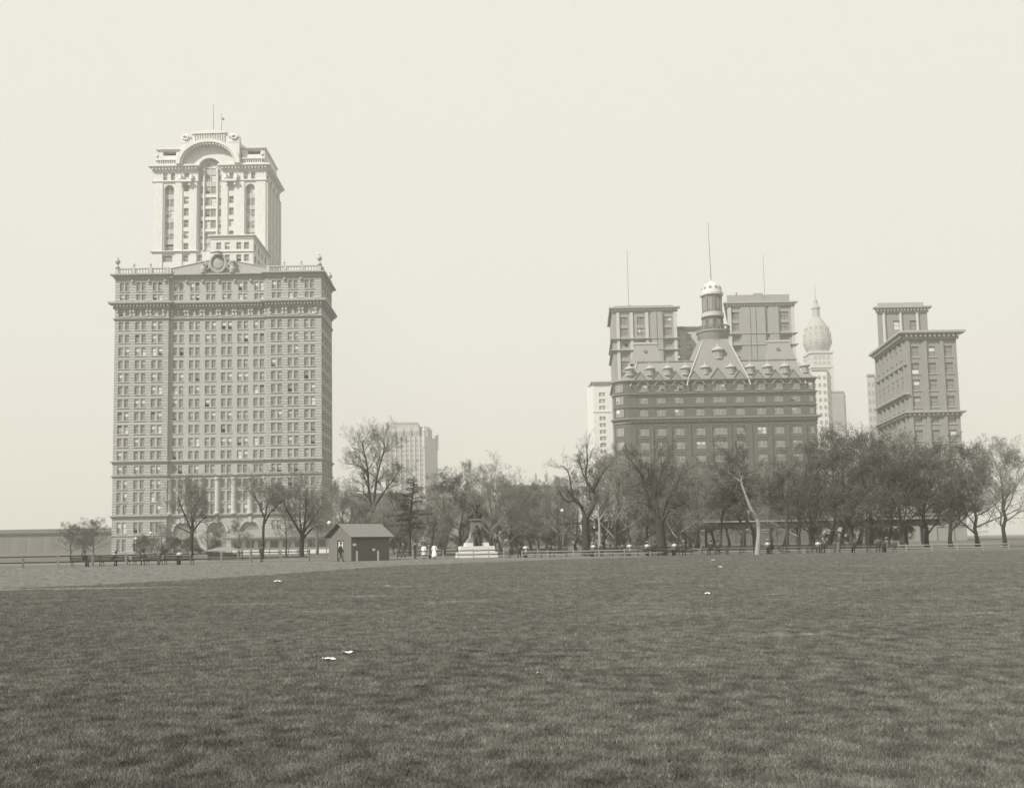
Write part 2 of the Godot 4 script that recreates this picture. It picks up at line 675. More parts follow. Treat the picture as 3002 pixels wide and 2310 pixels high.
# a projecting course with a row of blocks under it; top at y
func cornice(mb: MB, x0: float, x1: float, y: float, h: float, reach: float, step := 0.0, z := 0.0) -> void:
	mb.bx(x0 - reach, x1 + reach, y - h * 0.28, y, z - 0.3, z + reach)
	mb.bx(x0 - reach * 0.8, x1 + reach * 0.8, y - h * 0.42, y - h * 0.28, z - 0.3, z + reach * 0.8)
	mb.bx(x0 - reach * 0.28, x1 + reach * 0.28, y - h, y - h * 0.42, z - 0.3, z + reach * 0.28)
	if step > 0.0:
		var count := int((x1 - x0) / step)
		for k in count + 1:
			var x := x0 + (x1 - x0) * k / maxf(count, 1)
			mb.bx(x - step * 0.24, x + step * 0.24, y - h * 0.75, y - h * 0.42, z + reach * 0.28, z + reach * 0.72)

func urn_mesh(s: float, m: Material) -> Mesh:
	var mb := MB.new()
	var pr := []
	for q in [[0.0, 0.0], [0.34, 0.0], [0.34, 0.12], [0.2, 0.16], [0.12, 0.3], [0.16, 0.36], [0.36, 0.55], [0.38, 0.7], [0.3, 0.78], [0.16, 0.82], [0.13, 0.9], [0.17, 0.96], [0.08, 1.05], [0.0, 1.12]]:
		pr.append(Vector2(q[0] * 0.66, q[1]) * s)
	mb.lathe(pr, 12)
	return mb.mesh(m)


# ---------------------------------------------------------------- the wide banded office block on the left
func build_banded_block() -> void:
	var d := 260.0
	var left := at(331, 1220, d).x
	var right := at(942, 1220, d).x
	var wide := right - left
	var k := wide / 57.6
	var b := thing("office_block", "wide twenty-storey stone office block with banded walls and cartouche pediment on its roof", "building", Vector3((left + right) / 2, 0, -d))
	var xf := Transform3D(Basis(), Vector3(-wide / 2, 0, 0))
	var deep := 18.5
	var zc := -1.0
	var bays := [[2.6, 0.0], [7.2, 0.0], [11.8, 0.0], [17.45, zc], [21.95, zc], [26.45, zc], [30.95, zc], [35.45, zc], [39.95, zc], [45.1, 0.0], [49.7, 0.0], [54.3, 0.0]]
	var wing_l := []
	var wing_r := []
	var mid := []
	var todo := []
	for i in bays.size():
		var x: float = bays[i][0] * k
		var rows := []
		for f in 11: rows.append([65.3 - 3.67 * f - 2.35, 2.35, 3.0])
		rows.append([66.9, 2.05, 2.9])
		rows.append([74.1, 2.5, 2.6])
		rows.append([71.45, 1.75, 2.6])
		rows.append([22.2, 2.4, 2.75])
		rows.append([18.1, 2.5, 2.9])
		rows.append([14.5, 2.7, 2.9])
		rows.append([11.0, 2.7, 2.9])
		if bays[i][1] == 0.0:
			rows.append([5.8, 3.1, 2.6])
			rows.append([0.7, 3.4, 2.6])
		for r in rows:
			var hole := [x - r[2] / 2, r[0], r[2], r[1]]
			(mid if bays[i][1] < 0 else wing_l if i < 3 else wing_r).append(hole)
			todo.append([hole, bays[i][1]])
	var arches := []
	for x in [19.3, 28.5, 37.7]:
		arches.append([x * k - 2.7, 0.15, 5.4, 8.5, 1])
	var x1 := 15.0 * k
	var x2 := 42.3 * k
	var mb := MB.new()
	mb.t = xf
	mb.wall(0, x1, 0, 78.2, wing_l)
	mb.wall(x2, wide, 0, 78.2, wing_r)
	part("wing_wall", mb, M.banded, b)
	mb = MB.new()
	mb.t = xf
	mb.wall(x1, x2, 0, 78.2, mid + arches, 0.45, zc)
	mb.quad(Vector3(x1, 0, 0), Vector3(x1, 0, zc), Vector3(x1, 78.2, zc), Vector3(x1, 78.2, 0))
	mb.quad(Vector3(x2, 0, zc), Vector3(x2, 0, 0), Vector3(x2, 78.2, 0), Vector3(x2, 78.2, zc))
	part("centre_wall", mb, M.smooth_stone, b)
	# right side, in shade, and the plain back and left
	var sxf := side_turn(wide / 2)
	var side_holes := []
	for f in 11:
		for c in 4: side_holes.append([1.9 + c * 4.1, 65.3 - 3.67 * f - 2.35, 2.3, 2.35])
	for y in [74.1, 22.2, 18.1, 14.5, 11.0]:
		for c in 4: side_holes.append([1.9 + c * 4.1, y, 2.3, 2.4])
	mb = MB.new()
	mb.t = sxf
	mb.wall(0, deep, 0, 78.2, side_holes)
	mb.t = Transform3D()
	mb.quad(Vector3(-wide / 2, 0, -deep), Vector3(-wide / 2, 0, 0), Vector3(-wide / 2, 78.2, 0), Vector3(-wide / 2, 78.2, -deep))
	mb.quad(Vector3(wide / 2, 0, -deep), Vector3(-wide / 2, 0, -deep), Vector3(-wide / 2, 78.2, -deep), Vector3(wide / 2, 78.2, -deep))
	part("side_wall", mb, M.banded, b)
	mb = MB.new()
	mb.bx(-wide / 2 + 0.1, wide / 2 - 0.1, 77.6, 78.15, -deep + 0.1, -1.1)
	part("roof", mb, M.roof_dark, b)
	for q in todo:
		var h: Array = q[0]
		add_window(b, xf, h[0], h[1], h[2], h[3], 2, q[1] - 0.33, "sash", 0.38, 0.07, 0, 0.55 if h[2] > 2.8 else 0.3, 0.06, "smooth_stone")
	for h in side_holes:
		add_window(b, sxf, h[0], h[1], h[2], h[3], 2, -0.33, "frame_dark", 0.15, 0.03)
	for h in arches:
		add_window(b, xf, h[0], h[1], h[2], h[3], 3, zc - 0.33, "frame_dark", 0.3, 0.05, 1, 0.2, 0.2)
		mb = MB.new()
		mb.t = xf
		var ring := PackedVector2Array()
		var m: float = h[0] + 2.7
		for a in 19: ring.append(Vector2(m - cos(PI * a / 18) * 3.3, 5.95 + sin(PI * a / 18) * 3.3))
		for a in 19: ring.append(Vector2(m + cos(PI * a / 18) * 2.72, 5.95 + sin(PI * a / 18) * 2.72))
		mb.prism(ring, zc, zc + 0.35)
		mb.bx(m - 0.45, m + 0.45, 8.4, 9.9, zc, zc + 0.6)
		part("arch_moulding", mb, M.pale_stone, b)
	# courses and cornices, on the wings, the recessed middle and the shaded side
	var runs := [[0.0, x1, 0.0, xf], [x1, x2, zc, xf], [x2, wide, 0.0, xf], [0.0, deep, 0.0, sxf]]
	for spec in [["main_cornice", 70.9, 1.9, 1.5, 0.9], ["roof_cornice", 78.9, 1.2, 1.2, 0.0], ["belt_course", 66.3, 0.6, 0.45, 0.0], ["belt_course", 25.9, 0.9, 0.6, 0.0], ["belt_course", 21.8, 0.6, 0.45, 0.0], ["belt_course", 10.7, 0.8, 0.6, 0.0], ["belt_course", 5.2, 0.4, 0.25, 0.0]]:
		mb = MB.new()
		for i in runs.size():
			var q: Array = runs[i]
			mb.t = q[3]
			if spec[1] == 5.2 and i == 1: continue
			var reach: float = spec[3]
			var inset := reach + 0.003 if i == 1 else 0.0
			if i == 1:
				cornice(mb, q[0] + inset, q[1] - inset, spec[1] - 0.004, spec[2], reach, spec[4], q[2])
			elif i == 3:
				cornice(mb, q[0] + 0.35, q[1] - 0.35, spec[1] - 0.004, spec[2] - 0.008, reach - 0.004, spec[4], 0.0)
			else:
				cornice(mb, q[0], q[1], spec[1], spec[2], reach, spec[4], q[2])
		part(spec[0], mb, M.cornice_stone, b)
	# frieze ornament between the windows under the cornice
	mb = MB.new()
	mb.t = xf
	for i in bays.size():
		for s in [-1, 1]:
			var x: float = bays[i][0] * k + s * 1.85
			mb.bx(x - 0.28, x + 0.28, 66.9, 69.0, bays[i][1] - 0.1, bays[i][1] + 0.22)
			mb.lathe([Vector2(0.0, -0.42), Vector2(0.4, -0.2), Vector2(0.42, 0.2), Vector2(0.0, 0.42)], 8, Vector3(x, 68.2, bays[i][1] + 0.18))
	part("frieze_ornament", mb, M.pale_stone, b)
	# keystones over the attic windows
	for i in bays.size():
		mb = MB.new()
		mb.t = xf
		var x: float = bays[i][0] * k + (2.3 if i % 12 != 11 else -2.3)
		mb.lathe([Vector2(0.0, -0.5), Vector2(0.36, -0.35), Vector2(0.5, 0.1), Vector2(0.3, 0.45), Vector2(0.0, 0.55)], 8, Vector3(x, 76.8, bays[i][1] + 0.15))
		part("lion_boss", mb, M.cornice_stone, b)
	# half columns of the giant order, in the recessed middle
	var col := MB.new()
	col.lathe([Vector2(0.95, 0.0), Vector2(0.95, 0.5), Vector2(0.78, 0.7), Vector2(0.76, 4.0), Vector2(0.66, 9.2), Vector2(0.72, 9.35), Vector2(0.95, 9.9), Vector2(0.95, 10.35)], 12, Vector3.ZERO, -PI / 2, PI / 2)
	var col_mesh := col.mesh(M.pale_stone)
	for x in [15.4, 19.7, 24.2, 28.7, 33.2, 37.7, 41.9]:
		inst("column", col_mesh, b, Vector3(x * k - wide / 2, 10.75, zc))
	# sills and the sill courses of the wings
	mb = MB.new()
	mb.t = xf
	for q in todo:
		var h: Array = q[0]
		mb.bx(h[0] - 0.15, h[0] + h[2] + 0.15, h[1] - 0.2, h[1] - 0.003, q[1] - 0.3, q[1] + 0.16)
	part("window_sills", mb, M.pale_stone, b)
	# balustrade over the wings and along the side
	for side in [[0.0, x1, 0], [x2, wide, 0], [0.0, deep, 1]]:
		mb = MB.new()
		mb.t = xf if side[2] == 0 else sxf
		var x0: float = side[0]
		var xe: float = side[1]
		mb.bx(x0, xe, 78.9, 79.2, -0.5, 0.1)
		mb.bx(x0, xe, 80.5, 80.8, -0.5, 0.1)
		for n in 4:
			var x := lerpf(x0 + 0.45, xe - 0.45, n / 3.0)
			mb.bx(x - 0.42, x + 0.42, 79.2, 80.9, -0.56, 0.16)
			if n < 3:
				var nx := lerpf(x0 + 0.45, xe - 0.45, (n + 1) / 3.0)
				for j in range(1, 6):
					mb.lathe([Vector2(0.12, 79.2), Vector2(0.2, 79.6), Vector2(0.11, 80.1), Vector2(0.16, 80.5)], 6, Vector3(lerpf(x, nx, j / 6.0), 0, -0.2))
		part("balustrade", mb, M.pale_stone, b)
	var big := urn_mesh(3.0, M.pale_stone)
	var small := urn_mesh(1.3, M.pale_stone)
	for q in [[0.5, 0.0, 1], [wide - 0.5, 0.0, 1], [5.2, 0.0, 0], [9.9, 0.0, 0], [x2 + 5.0, 0.0, 0], [x2 + 9.8, 0.0, 0], [wide - 0.5, -6.0, 0], [wide - 0.5, -12.0, 0], [wide - 0.5, -18.0, 1]]:
		inst("urn", big if q[2] else small, b, Vector3(q[0] - wide / 2, 80.9, q[1] - 0.2))
	# low pediment with the carved cartouche
	mb = MB.new()
	mb.t = xf
	var cx := (x1 + x2) / 2
	mb.prism(PackedVector2Array([Vector2(x1 + 0.2, 78.9), Vector2(x2 - 0.2, 78.9), Vector2(x2 - 0.2, 80.6), Vector2(cx, 83.4), Vector2(x1 + 0.2, 80.6)]), zc - 1.6, zc)
	part("pediment", mb, M.smooth_stone, b)
	mb = MB.new()
	mb.t = xf
	for s in [0, 1]:
		var e := x1 if s == 0 else x2
		var q := Vector2(cx - e, 3.6).normalized() * 0.5
		mb.prism(PackedVector2Array([Vector2(e, 80.6), Vector2(cx, 83.4), Vector2(cx, 83.62), Vector2(e, 80.82)]), zc - 1.7, zc + 0.15)
		q = q
	part("raking_cornice", mb, M.cornice_stone, b)
	var car := MB.new()
	car.t = xf * Transform3D(Basis(), Vector3(cx, 81.9, zc + 0.5)).scaled_local(Vector3.ONE * 1.25)
	var ring_pts := []
	var ring_r := []
	for n in 25:
		ring_pts.append(Vector3(cos(TAU * n / 24) * 1.75, sin(TAU * n / 24) * 2.05, 0))
		ring_r.append(0.34)
	car.tube(ring_pts, ring_r, 7, false)
	car.t = car.t * Transform3D(Basis(Vector3.RIGHT, PI / 2).scaled(Vector3(1, 1.15, 1)), Vector3(0, 0, -0.2))
	car.lathe([Vector2(0.0, 0.35), Vector2(0.9, 0.28), Vector2(1.6, 0.0)], 20)
	car.t = xf * Transform3D(Basis(), Vector3(cx, 81.9, zc + 0.5)).scaled_local(Vector3.ONE * 1.25)
	for s in [-1.0, 1.0]:
		for j in 3:
			var pts := []
			var rr := []
			for n in 12:
				var a := n * 0.5
				var rad := 1.5 - n * 0.11 - j * 0.25
				pts.append(Vector3(s * (2.6 + 0.6 * j + cos(a + j) * rad * 0.7), -0.9 + j * 0.9 - 0.5 * j * j + sin(a + j) * rad * 0.8, 0.1 * j))
				rr.append(0.36 - n * 0.016)
			car.tube(pts, rr, 6)
		car.lathe([Vector2(0, -1.6), Vector2(0.7, -1.2), Vector2(0.8, -0.3), Vector2(0.45, 0.4), Vector2(0.5, 0.8), Vector2(0, 1.1)], 8, Vector3(s * 3.3, -1.1, 0.2))
	car.lathe([Vector2(0, 1.7), Vector2(1.0, 1.8), Vector2(0.8, 2.2), Vector2(1.1, 2.5), Vector2(0.5, 2.9), Vector2(0, 3.1)], 10)
	part("cartouche", car, M.cornice_stone, b)


# ---------------------------------------------------------------- the tall white tower behind it
func build_white_tower() -> void:
	var d := 310.0
	var u := 0.0358
	var cxw := (at(448, 640, d).x + at(779, 640, d).x) / 2
	var b := thing("white_tower", "tall white stone office tower with great arched gable behind the banded block", "building", Vector3(cxw, 0, -d))
	var X := func(z: float) -> float: return (z - 690.0) * u
	var Y := func(z: float) -> float: return 130.7 - (z - 615.0) * u
	var w0: float = X.call(155.0)
	var w1: float = X.call(1225.0)
	var deep := 21.5
	var I := Transform3D()
	var big := []
	var spec := []
	for a in [[258.0, 350.0], [1030.0, 1118.0]]:
		big.append([X.call(a[0]), Y.call(1420.0), (a[1] - a[0]) * u, Y.call(783.0) - Y.call(1420.0), 1])
	big.append([X.call(578.0), Y.call(1440.0), 222 * u, Y.call(530.0) - Y.call(1440.0), 1])
	var single := []
	for x in [[443.0, 490.0], [873.0, 917.0]]:
		for y in [[787.0, 850.0], [900.0, 970.0], [1012.0, 1085.0], [1125.0, 1197.0], [1237.0, 1307.0], [1350.0, 1412.0]]:
			single.append([X.call(x[0]), Y.call(y[1]), (x[1] - x[0]) * u, (y[1] - y[0]) * u])
	for x in [[245.0, 285.0], [318.0, 358.0], [445.0, 490.0], [875.0, 915.0], [1012.0, 1052.0], [1082.0, 1122.0]]:
		single.append([X.call(x[0]), Y.call(737.0), (x[1] - x[0]) * u, 70 * u])
	for x in [[245.0, 340.0], [440.0, 490.0], [575.0, 620.0]]:
		single.append([X.call(x[0]), Y.call(1530.0), (x[1] - x[0]) * u, 62 * u])
	var mb := MB.new()
	var cut := [w0, X.call(415.0), X.call(975.0), w1]
	for i in 3:
		var mine := []
		for h in big + single:
			if h[0] + h[2] / 2 > cut[i] and h[0] + h[2] / 2 < cut[i + 1]: mine.append(h)
		mb.wall(cut[i], cut[i + 1], 0, Y.call(600.0) + (7.6 if i == 1 else 0.0), mine, 0.9)
	var deepz := -deep
	mb.quad(Vector3(w0, 0, deepz), Vector3(w0, 0, 0), Vector3(w0, Y.call(600.0), 0), Vector3(w0, Y.call(600.0), deepz))
	mb.quad(Vector3(w1, 0, deepz), Vector3(w0, 0, deepz), Vector3(w0, Y.call(600.0), deepz), Vector3(w1, Y.call(600.0), deepz))
	mb.bx(w0 + 0.05, w1 - 0.05, Y.call(600.0) - 0.6, Y.call(600.0) - 0.02, deepz + 0.05, -1.0)
	part("wall", mb, M.white_terracotta, b)
	for h in single:
		add_window(b, I, h[0], h[1], h[2], h[3], 1, -0.5, "white_trim", 0.25, 0.10)
	# the walls set back inside the tall arches, with their own windows
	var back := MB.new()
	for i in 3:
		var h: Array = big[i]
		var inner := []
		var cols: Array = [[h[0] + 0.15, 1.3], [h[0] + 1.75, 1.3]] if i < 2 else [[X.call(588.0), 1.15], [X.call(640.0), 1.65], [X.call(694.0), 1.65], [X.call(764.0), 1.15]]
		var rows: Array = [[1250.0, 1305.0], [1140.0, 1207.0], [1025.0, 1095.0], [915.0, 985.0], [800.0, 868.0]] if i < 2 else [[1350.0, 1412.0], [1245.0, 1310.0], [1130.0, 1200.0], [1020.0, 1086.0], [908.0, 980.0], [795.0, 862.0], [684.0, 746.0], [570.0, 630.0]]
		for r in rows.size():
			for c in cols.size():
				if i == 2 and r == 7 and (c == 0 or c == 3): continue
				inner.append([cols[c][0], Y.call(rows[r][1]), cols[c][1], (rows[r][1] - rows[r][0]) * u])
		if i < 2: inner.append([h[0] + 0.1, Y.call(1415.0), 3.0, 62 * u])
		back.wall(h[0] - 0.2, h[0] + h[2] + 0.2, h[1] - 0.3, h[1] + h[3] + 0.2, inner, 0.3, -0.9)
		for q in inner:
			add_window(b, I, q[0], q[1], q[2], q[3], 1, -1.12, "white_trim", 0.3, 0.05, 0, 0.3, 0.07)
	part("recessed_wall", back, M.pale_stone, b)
	for x in [631.0, 757.0]:
		mb = MB.new()
		mb.lathe([Vector2(0.32, Y.call(1420.0)), Vector2(0.3, Y.call(660.0)), Vector2(0.45, Y.call(645.0)), Vector2(0.45, Y.call(625.0))], 8, Vector3(X.call(x), 0, -0.72))
		part("column", mb, M.white_trim, b)
	for y in [888.0, 1000.0, 1110.0, 1222.0]:
		mb = MB.new()
		mb.bx(X.call(640.0), X.call(748.0), Y.call(y + 14.0), Y.call(y - 10.0), -0.9, -0.7)
		part("spandrel", mb, M.white_trim, b)
	# shaded right side
	var sxf := side_turn(w1)
	var sh := []
	for r in 8:
		for c in 4: sh.append([1.4 + c * 5.2, Y.call(1420.0) + r * 4.02, 2.4, 2.4])
	mb = MB.new()
	mb.t = sxf
	mb.wall(0, deep, 0, Y.call(600.0), sh, 0.7)
	part("side_wall", mb, M.white_terracotta, b)
	for h in sh: add_window(b, sxf, h[0], h[1], h[2], h[3], 2, -0.4, "frame_dark", 0.1, 0.03)
	for c in 5:
		mb = MB.new()
		mb.t = sxf
		mb.bx(c * 5.1, c * 5.1 + 1.1, 60.0, Y.call(770.0), 0, 0.5)
		part("pilaster", mb, M.white_terracotta, b)
	for x in [[365.0, 432.0], [510.0, 568.0], [808.0, 862.0], [930.0, 1020.0], [160.0, 245.0], [1130.0, 1222.0]]:
		mb = MB.new()
		mb.bx(X.call(x[0]), X.call(x[1]), 70.0, Y.call(765.0), 0, 0.28)
		part("pilaster", mb, M.white_terracotta, b)
	# cornice, broken by the middle arch
	mb = MB.new()
	cornice(mb, w0, X.call(560.0), Y.call(598.0), 1.9, 1.5, 1.05)
	cornice(mb, X.call(815.0), w1, Y.call(598.0), 1.9, 1.5, 1.05)
	mb.t = sxf
	cornice(mb, 0.4, deep - 0.1, Y.call(598.0) - 0.004, 1.892, 1.496, 1.05)
	part("main_cornice", mb, M.white_trim, b)
	mb = MB.new()
	cornice(mb, w0, X.call(568.0), Y.call(748.0), 0.7, 0.5)
	cornice(mb, X.call(808.0), w1, Y.call(748.0), 0.7, 0.5)
	cornice(mb, w0, X.call(570.0), Y.call(1428.0), 0.9, 0.8)
	mb.t = sxf
	cornice(mb, 0.3, deep - 0.1, Y.call(748.0) - 0.004, 0.692, 0.496)
	part("string_course", mb, M.white_trim, b)
	for x in [466.0, 895.0]:
		mb = MB.new()
		mb.bx(X.call(x - 58.0), X.call(x + 58.0), Y.call(768.0), Y.call(750.0), 0.55, 1.6)
		mb.bx(X.call(x - 45.0), X.call(x - 30.0), Y.call(800.0), Y.call(768.0), 0.0, 1.2)
		mb.bx(X.call(x + 30.0), X.call(x + 45.0), Y.call(800.0), Y.call(768.0), 0.0, 1.2)
		for s in [-1.0, 1.0]:
			mb.lathe([Vector2(0, -1.2), Vector2(0.7, -0.7), Vector2(0.6, 0.1), Vector2(0.35, 0.5), Vector2(0.45, 0.9), Vector2(0, 1.2)], 8, Vector3(X.call(x + s * 52.0), Y.call(715.0), 0.5))
		part("balcony", mb, M.white_trim, b)
	# the arched gable: crown wall, archivolt with its blocks, parapet fins and corner scrolls
	var base: float = Y.call(600.0)
	mb = MB.new()
	var crown := PackedVector2Array()
	for a in 25: crown.append(Vector2(X.call(695.0) - cos(PI * a / 24) * 262 * u, base + 0.02 + sin(PI * a / 24) * 206 * u))
	for q in [[975.0, 600.0], [975.0, 318.0], [850.0, 292.0], [690.0, 265.0], [530.0, 300.0], [415.0, 318.0], [415.0, 600.0]]: crown.append(Vector2(X.call(q[0]), Y.call(q[1])))
	mb.prism(crown, -1.8, 0.9)
	mb.bx(X.call(430.0), X.call(960.0), base, Y.call(330.0), -7.0, -1.8)
	part("gable", mb, M.white_terracotta, b)
	mb = MB.new()
	var arc := PackedVector2Array()
	for a in 33: arc.append(Vector2(X.call(685.0) - cos(PI * a / 32) * 302 * u, base + sin(PI * a / 32) * 236 * u))
	for a in 33: arc.append(Vector2(X.call(685.0) + cos(PI * a / 32) * 266 * u, base + sin(PI * a / 32) * 208 * u))
	mb.prism(arc, -0.2, 2.3)
	part("archivolt", mb, M.white_trim, b)
	for a in 26:
		var an := PI * (a + 0.5) / 26
		var blk := MB.new()
		blk.t = Transform3D(Basis(Vector3.BACK, PI / 2 - an), Vector3(X.call(685.0) + cos(an) * 258 * u, base + sin(an) * 201 * u, 0))
		blk.bx(-0.27, 0.27, -0.42, 0.34, 0.0, 2.0)
		part("arch_block", blk, M.white_trim, b)
	mb = MB.new()
	var small_ring := PackedVector2Array()
	var sr := 111 * u
	var spring: float = Y.call(530.0) - sr
	for a in 21: small_ring.append(Vector2(X.call(689.0) - cos(PI * a / 20) * (sr + 0.95), spring + sin(PI * a / 20) * (sr + 0.95)))
	for a in 21: small_ring.append(Vector2(X.call(689.0) + cos(PI * a / 20) * (sr + 0.02), spring + sin(PI * a / 20) * (sr + 0.02)))
	mb.prism(small_ring, -0.1, 0.45)
	part("arch_moulding", mb, M.white_trim, b)
	for n in 13:
		mb = MB.new()
		var zx := 545.0 + n * 23.5
		mb.bx(X.call(zx), X.call(zx + 9.0), Y.call(362.0 + absf(zx - 688.0) * 0.12), Y.call(298.0 + absf(zx - 688.0) * 0.06), 0.9, 1.25)
		part("parapet_fin", mb, M.white_trim, b)
	mb = MB.new()
	mb.prism(PackedVector2Array([Vector2(X.call(525.0), Y.call(304.0)), Vector2(X.call(855.0), Y.call(297.0)), Vector2(X.call(855.0), Y.call(286.0)), Vector2(X.call(690.0), Y.call(258.0)), Vector2(X.call(525.0), Y.call(292.0))]), -2.0, 1.5)
	part("gable_coping", mb, M.white_trim, b)
	for s in [[468.0, 1.0], [922.0, -1.0]]:
		mb = MB.new()
		var pts := []
		var rr := []
		for n in 16:
			var a := n * 0.55
			pts.append(Vector3(X.call(s[0]) + s[1] * cos(a) * (1.5 - n * 0.07), Y.call(335.0) + sin(a) * (1.0 - n * 0.04), 0.9 + 0.03 * n))
			rr.append(0.5 - n * 0.015)
		mb.tube(pts, rr, 7)
		mb.bx(X.call(s[0]) - 1.9, X.call(s[0]) + 1.9, Y.call(385.0), Y.call(350.0), -1.4, 1.0)
		part("corner_scroll", mb, M.white_trim, b)
	# attic blocks on both sides of the gable
	for s in [[175.0, 400.0, 232.0], [990.0, 1205.0, 1040.0]]:
		mb = MB.new()
		var hole := [X.call(s[2]), Y.call(484.0), 125 * u, 44 * u]
		mb.wall(X.call(s[0]), X.call(s[1]), base, Y.call(428.0), [hole], 2.6, -1.0)
		mb.t = Transform3D()
		mb.quad(Vector3(X.call(s[1]), base, -1.0), Vector3(X.call(s[1]), base, deepz + 2), Vector3(X.call(s[1]), Y.call(428.0), deepz + 2), Vector3(X.call(s[1]), Y.call(428.0), -1.0))
		mb.quad(Vector3(X.call(s[0]), base, deepz + 2), Vector3(X.call(s[0]), base, -1.0), Vector3(X.call(s[0]), Y.call(428.0), -1.0), Vector3(X.call(s[0]), Y.call(428.0), deepz + 2))
		mb.quad(Vector3(X.call(s[1]), base, deepz + 2), Vector3(X.call(s[0]), base, deepz + 2), Vector3(X.call(s[0]), Y.call(428.0), deepz + 2), Vector3(X.call(s[1]), Y.call(428.0), deepz + 2))
		mb.bx(X.call(s[0] - 10.0), X.call(s[1] + 10.0), Y.call(428.0), Y.call(410.0), deepz + 1.5, -0.4)
		part("attic", mb, M.white_terracotta, b)
		mb = MB.new()
		mb.bx(X.call(s[0] - 5.0), X.call(s[1] + 5.0), Y.call(545.0), Y.call(536.0), -1.0, 0.6)
		mb.bx(X.call(s[0] - 5.0), X.call(s[1] + 5.0), base, Y.call(582.0), -1.0, 0.6)
		for n in 10: mb.bx(X.call(s[0] + n * 21.0), X.call(s[0] + n * 21.0 + 8.0), Y.call(582.0), Y.call(545.0), -0.1, 0.35)
		part("balustrade", mb, M.white_trim, b)
	for x in [190.0, 1190.0]:
		inst("urn", urn_mesh(2.6, M.white_trim), b, Vector3(X.call(x), Y.call(548.0), 0.2))
	mb = MB.new()
	mb.bx(X.call(430.0), X.call(960.0), base, Y.call(400.0), deepz + 1.0, -7.0)
	part("roof_block", mb, M.white_terracotta, b)
	# lower white annex in front
	var ad := 288.0
	var ax0 := at(616.7, 720, ad).x - cxw
	var ax1 := at(742.0, 720, ad).x - cxw
	var top := at(680, 694, ad).y
	var az := d - ad
	mb = MB.new()
	var ah := []
	var af := Transform3D(Basis(), Vector3(0, 0, az))
	for x in [0.13, 0.33, 0.60, 0.78]:
		ah.append([lerpf(ax0, ax1, x), top - 4.0, 1.55, 2.2])
		ah.append([lerpf(ax0, ax1, x), top - 7.9, 1.55, 2.2])
	mb.t = af
	mb.wall(ax0, ax1, 60, top, ah, 0.5)
	mb.t = Transform3D()
	part("annex_wall", mb, M.white_terracotta, b)
	mb = MB.new()
	mb.t = side_turn(ax1, 0, az)
	var ash := []
	for r in 2:
		for c in 4: ash.append([1.5 + c * 4.6, top - 4.0 - r * 3.9, 1.9, 2.2])
	mb.wall(0, az - 0.1, 60, top, ash, 0.5)
	part("annex_side", mb, M.white_terracotta, b)
	mb = MB.new()
	mb.t = af
	mb.bx(ax0, ax1, top - 0.4, top - 0.02, -az + 0.4, -0.5)
	mb.quad(Vector3(ax0, 60, -az), Vector3(ax0, 60, 0), Vector3(ax0, top, 0), Vector3(ax0, top, -az))
	part("annex_roof", mb, M.pale_stone, b)
	mb = MB.new()
	mb.t = af
	cornice(mb, ax0, ax1, top + 0.5, 1.2, 0.7)
	cornice(mb, ax0, ax1, top - 4.7, 0.4, 0.3)
	mb.t = side_turn(ax1, 0, az)
	cornice(mb, 0.4, az - 1.0, top + 0.496, 1.192, 0.696)
	part("annex_cornice", mb, M.white_trim, b)
	for h in ah: add_window(b, af, h[0], h[1], h[2], h[3], 1, -0.35, "white_trim", 0.3, 0.2)
	for h in ash: add_window(b, side_turn(ax1, 0, az), h[0], h[1], h[2], h[3], 1, -0.35, "frame_dark", 0.1, 0.2)
	# staff poles on the gable
	for q in [[704.0, 258.0, 10.2, -2.0], [775.0, 275.0, 8.2, -3.0]]:
		mb = MB.new()
		mb.tube([Vector3(X.call(q[0]), Y.call(q[1]) - 0.5, q[3]), Vector3(X.call(q[0]), Y.call(q[1]) + q[2], q[3])], [0.11, 0.06], 6)
		part("flagpole", mb, M.pole, b)
	mb = MB.new()
	var fl := []
	for n in 7: fl.append(Vector3(X.call(775.0) + n * 0.16, Y.call(275.0) + 6.6 - 0.05 * n + 0.12 * sin(n * 1.3), -3.0 + 0.1 * sin(n * 1.1)))
	for n in 6:
		for q in [0.0, 0.02]:
			mb.quad(fl[n] + Vector3(0, -0.7, q), fl[n + 1] + Vector3(0, -0.7, q), fl[n + 1] + Vector3(0, 0, q), fl[n] + Vector3(0, 0, q))
	part("flag", mb, M.frame_dark, b)


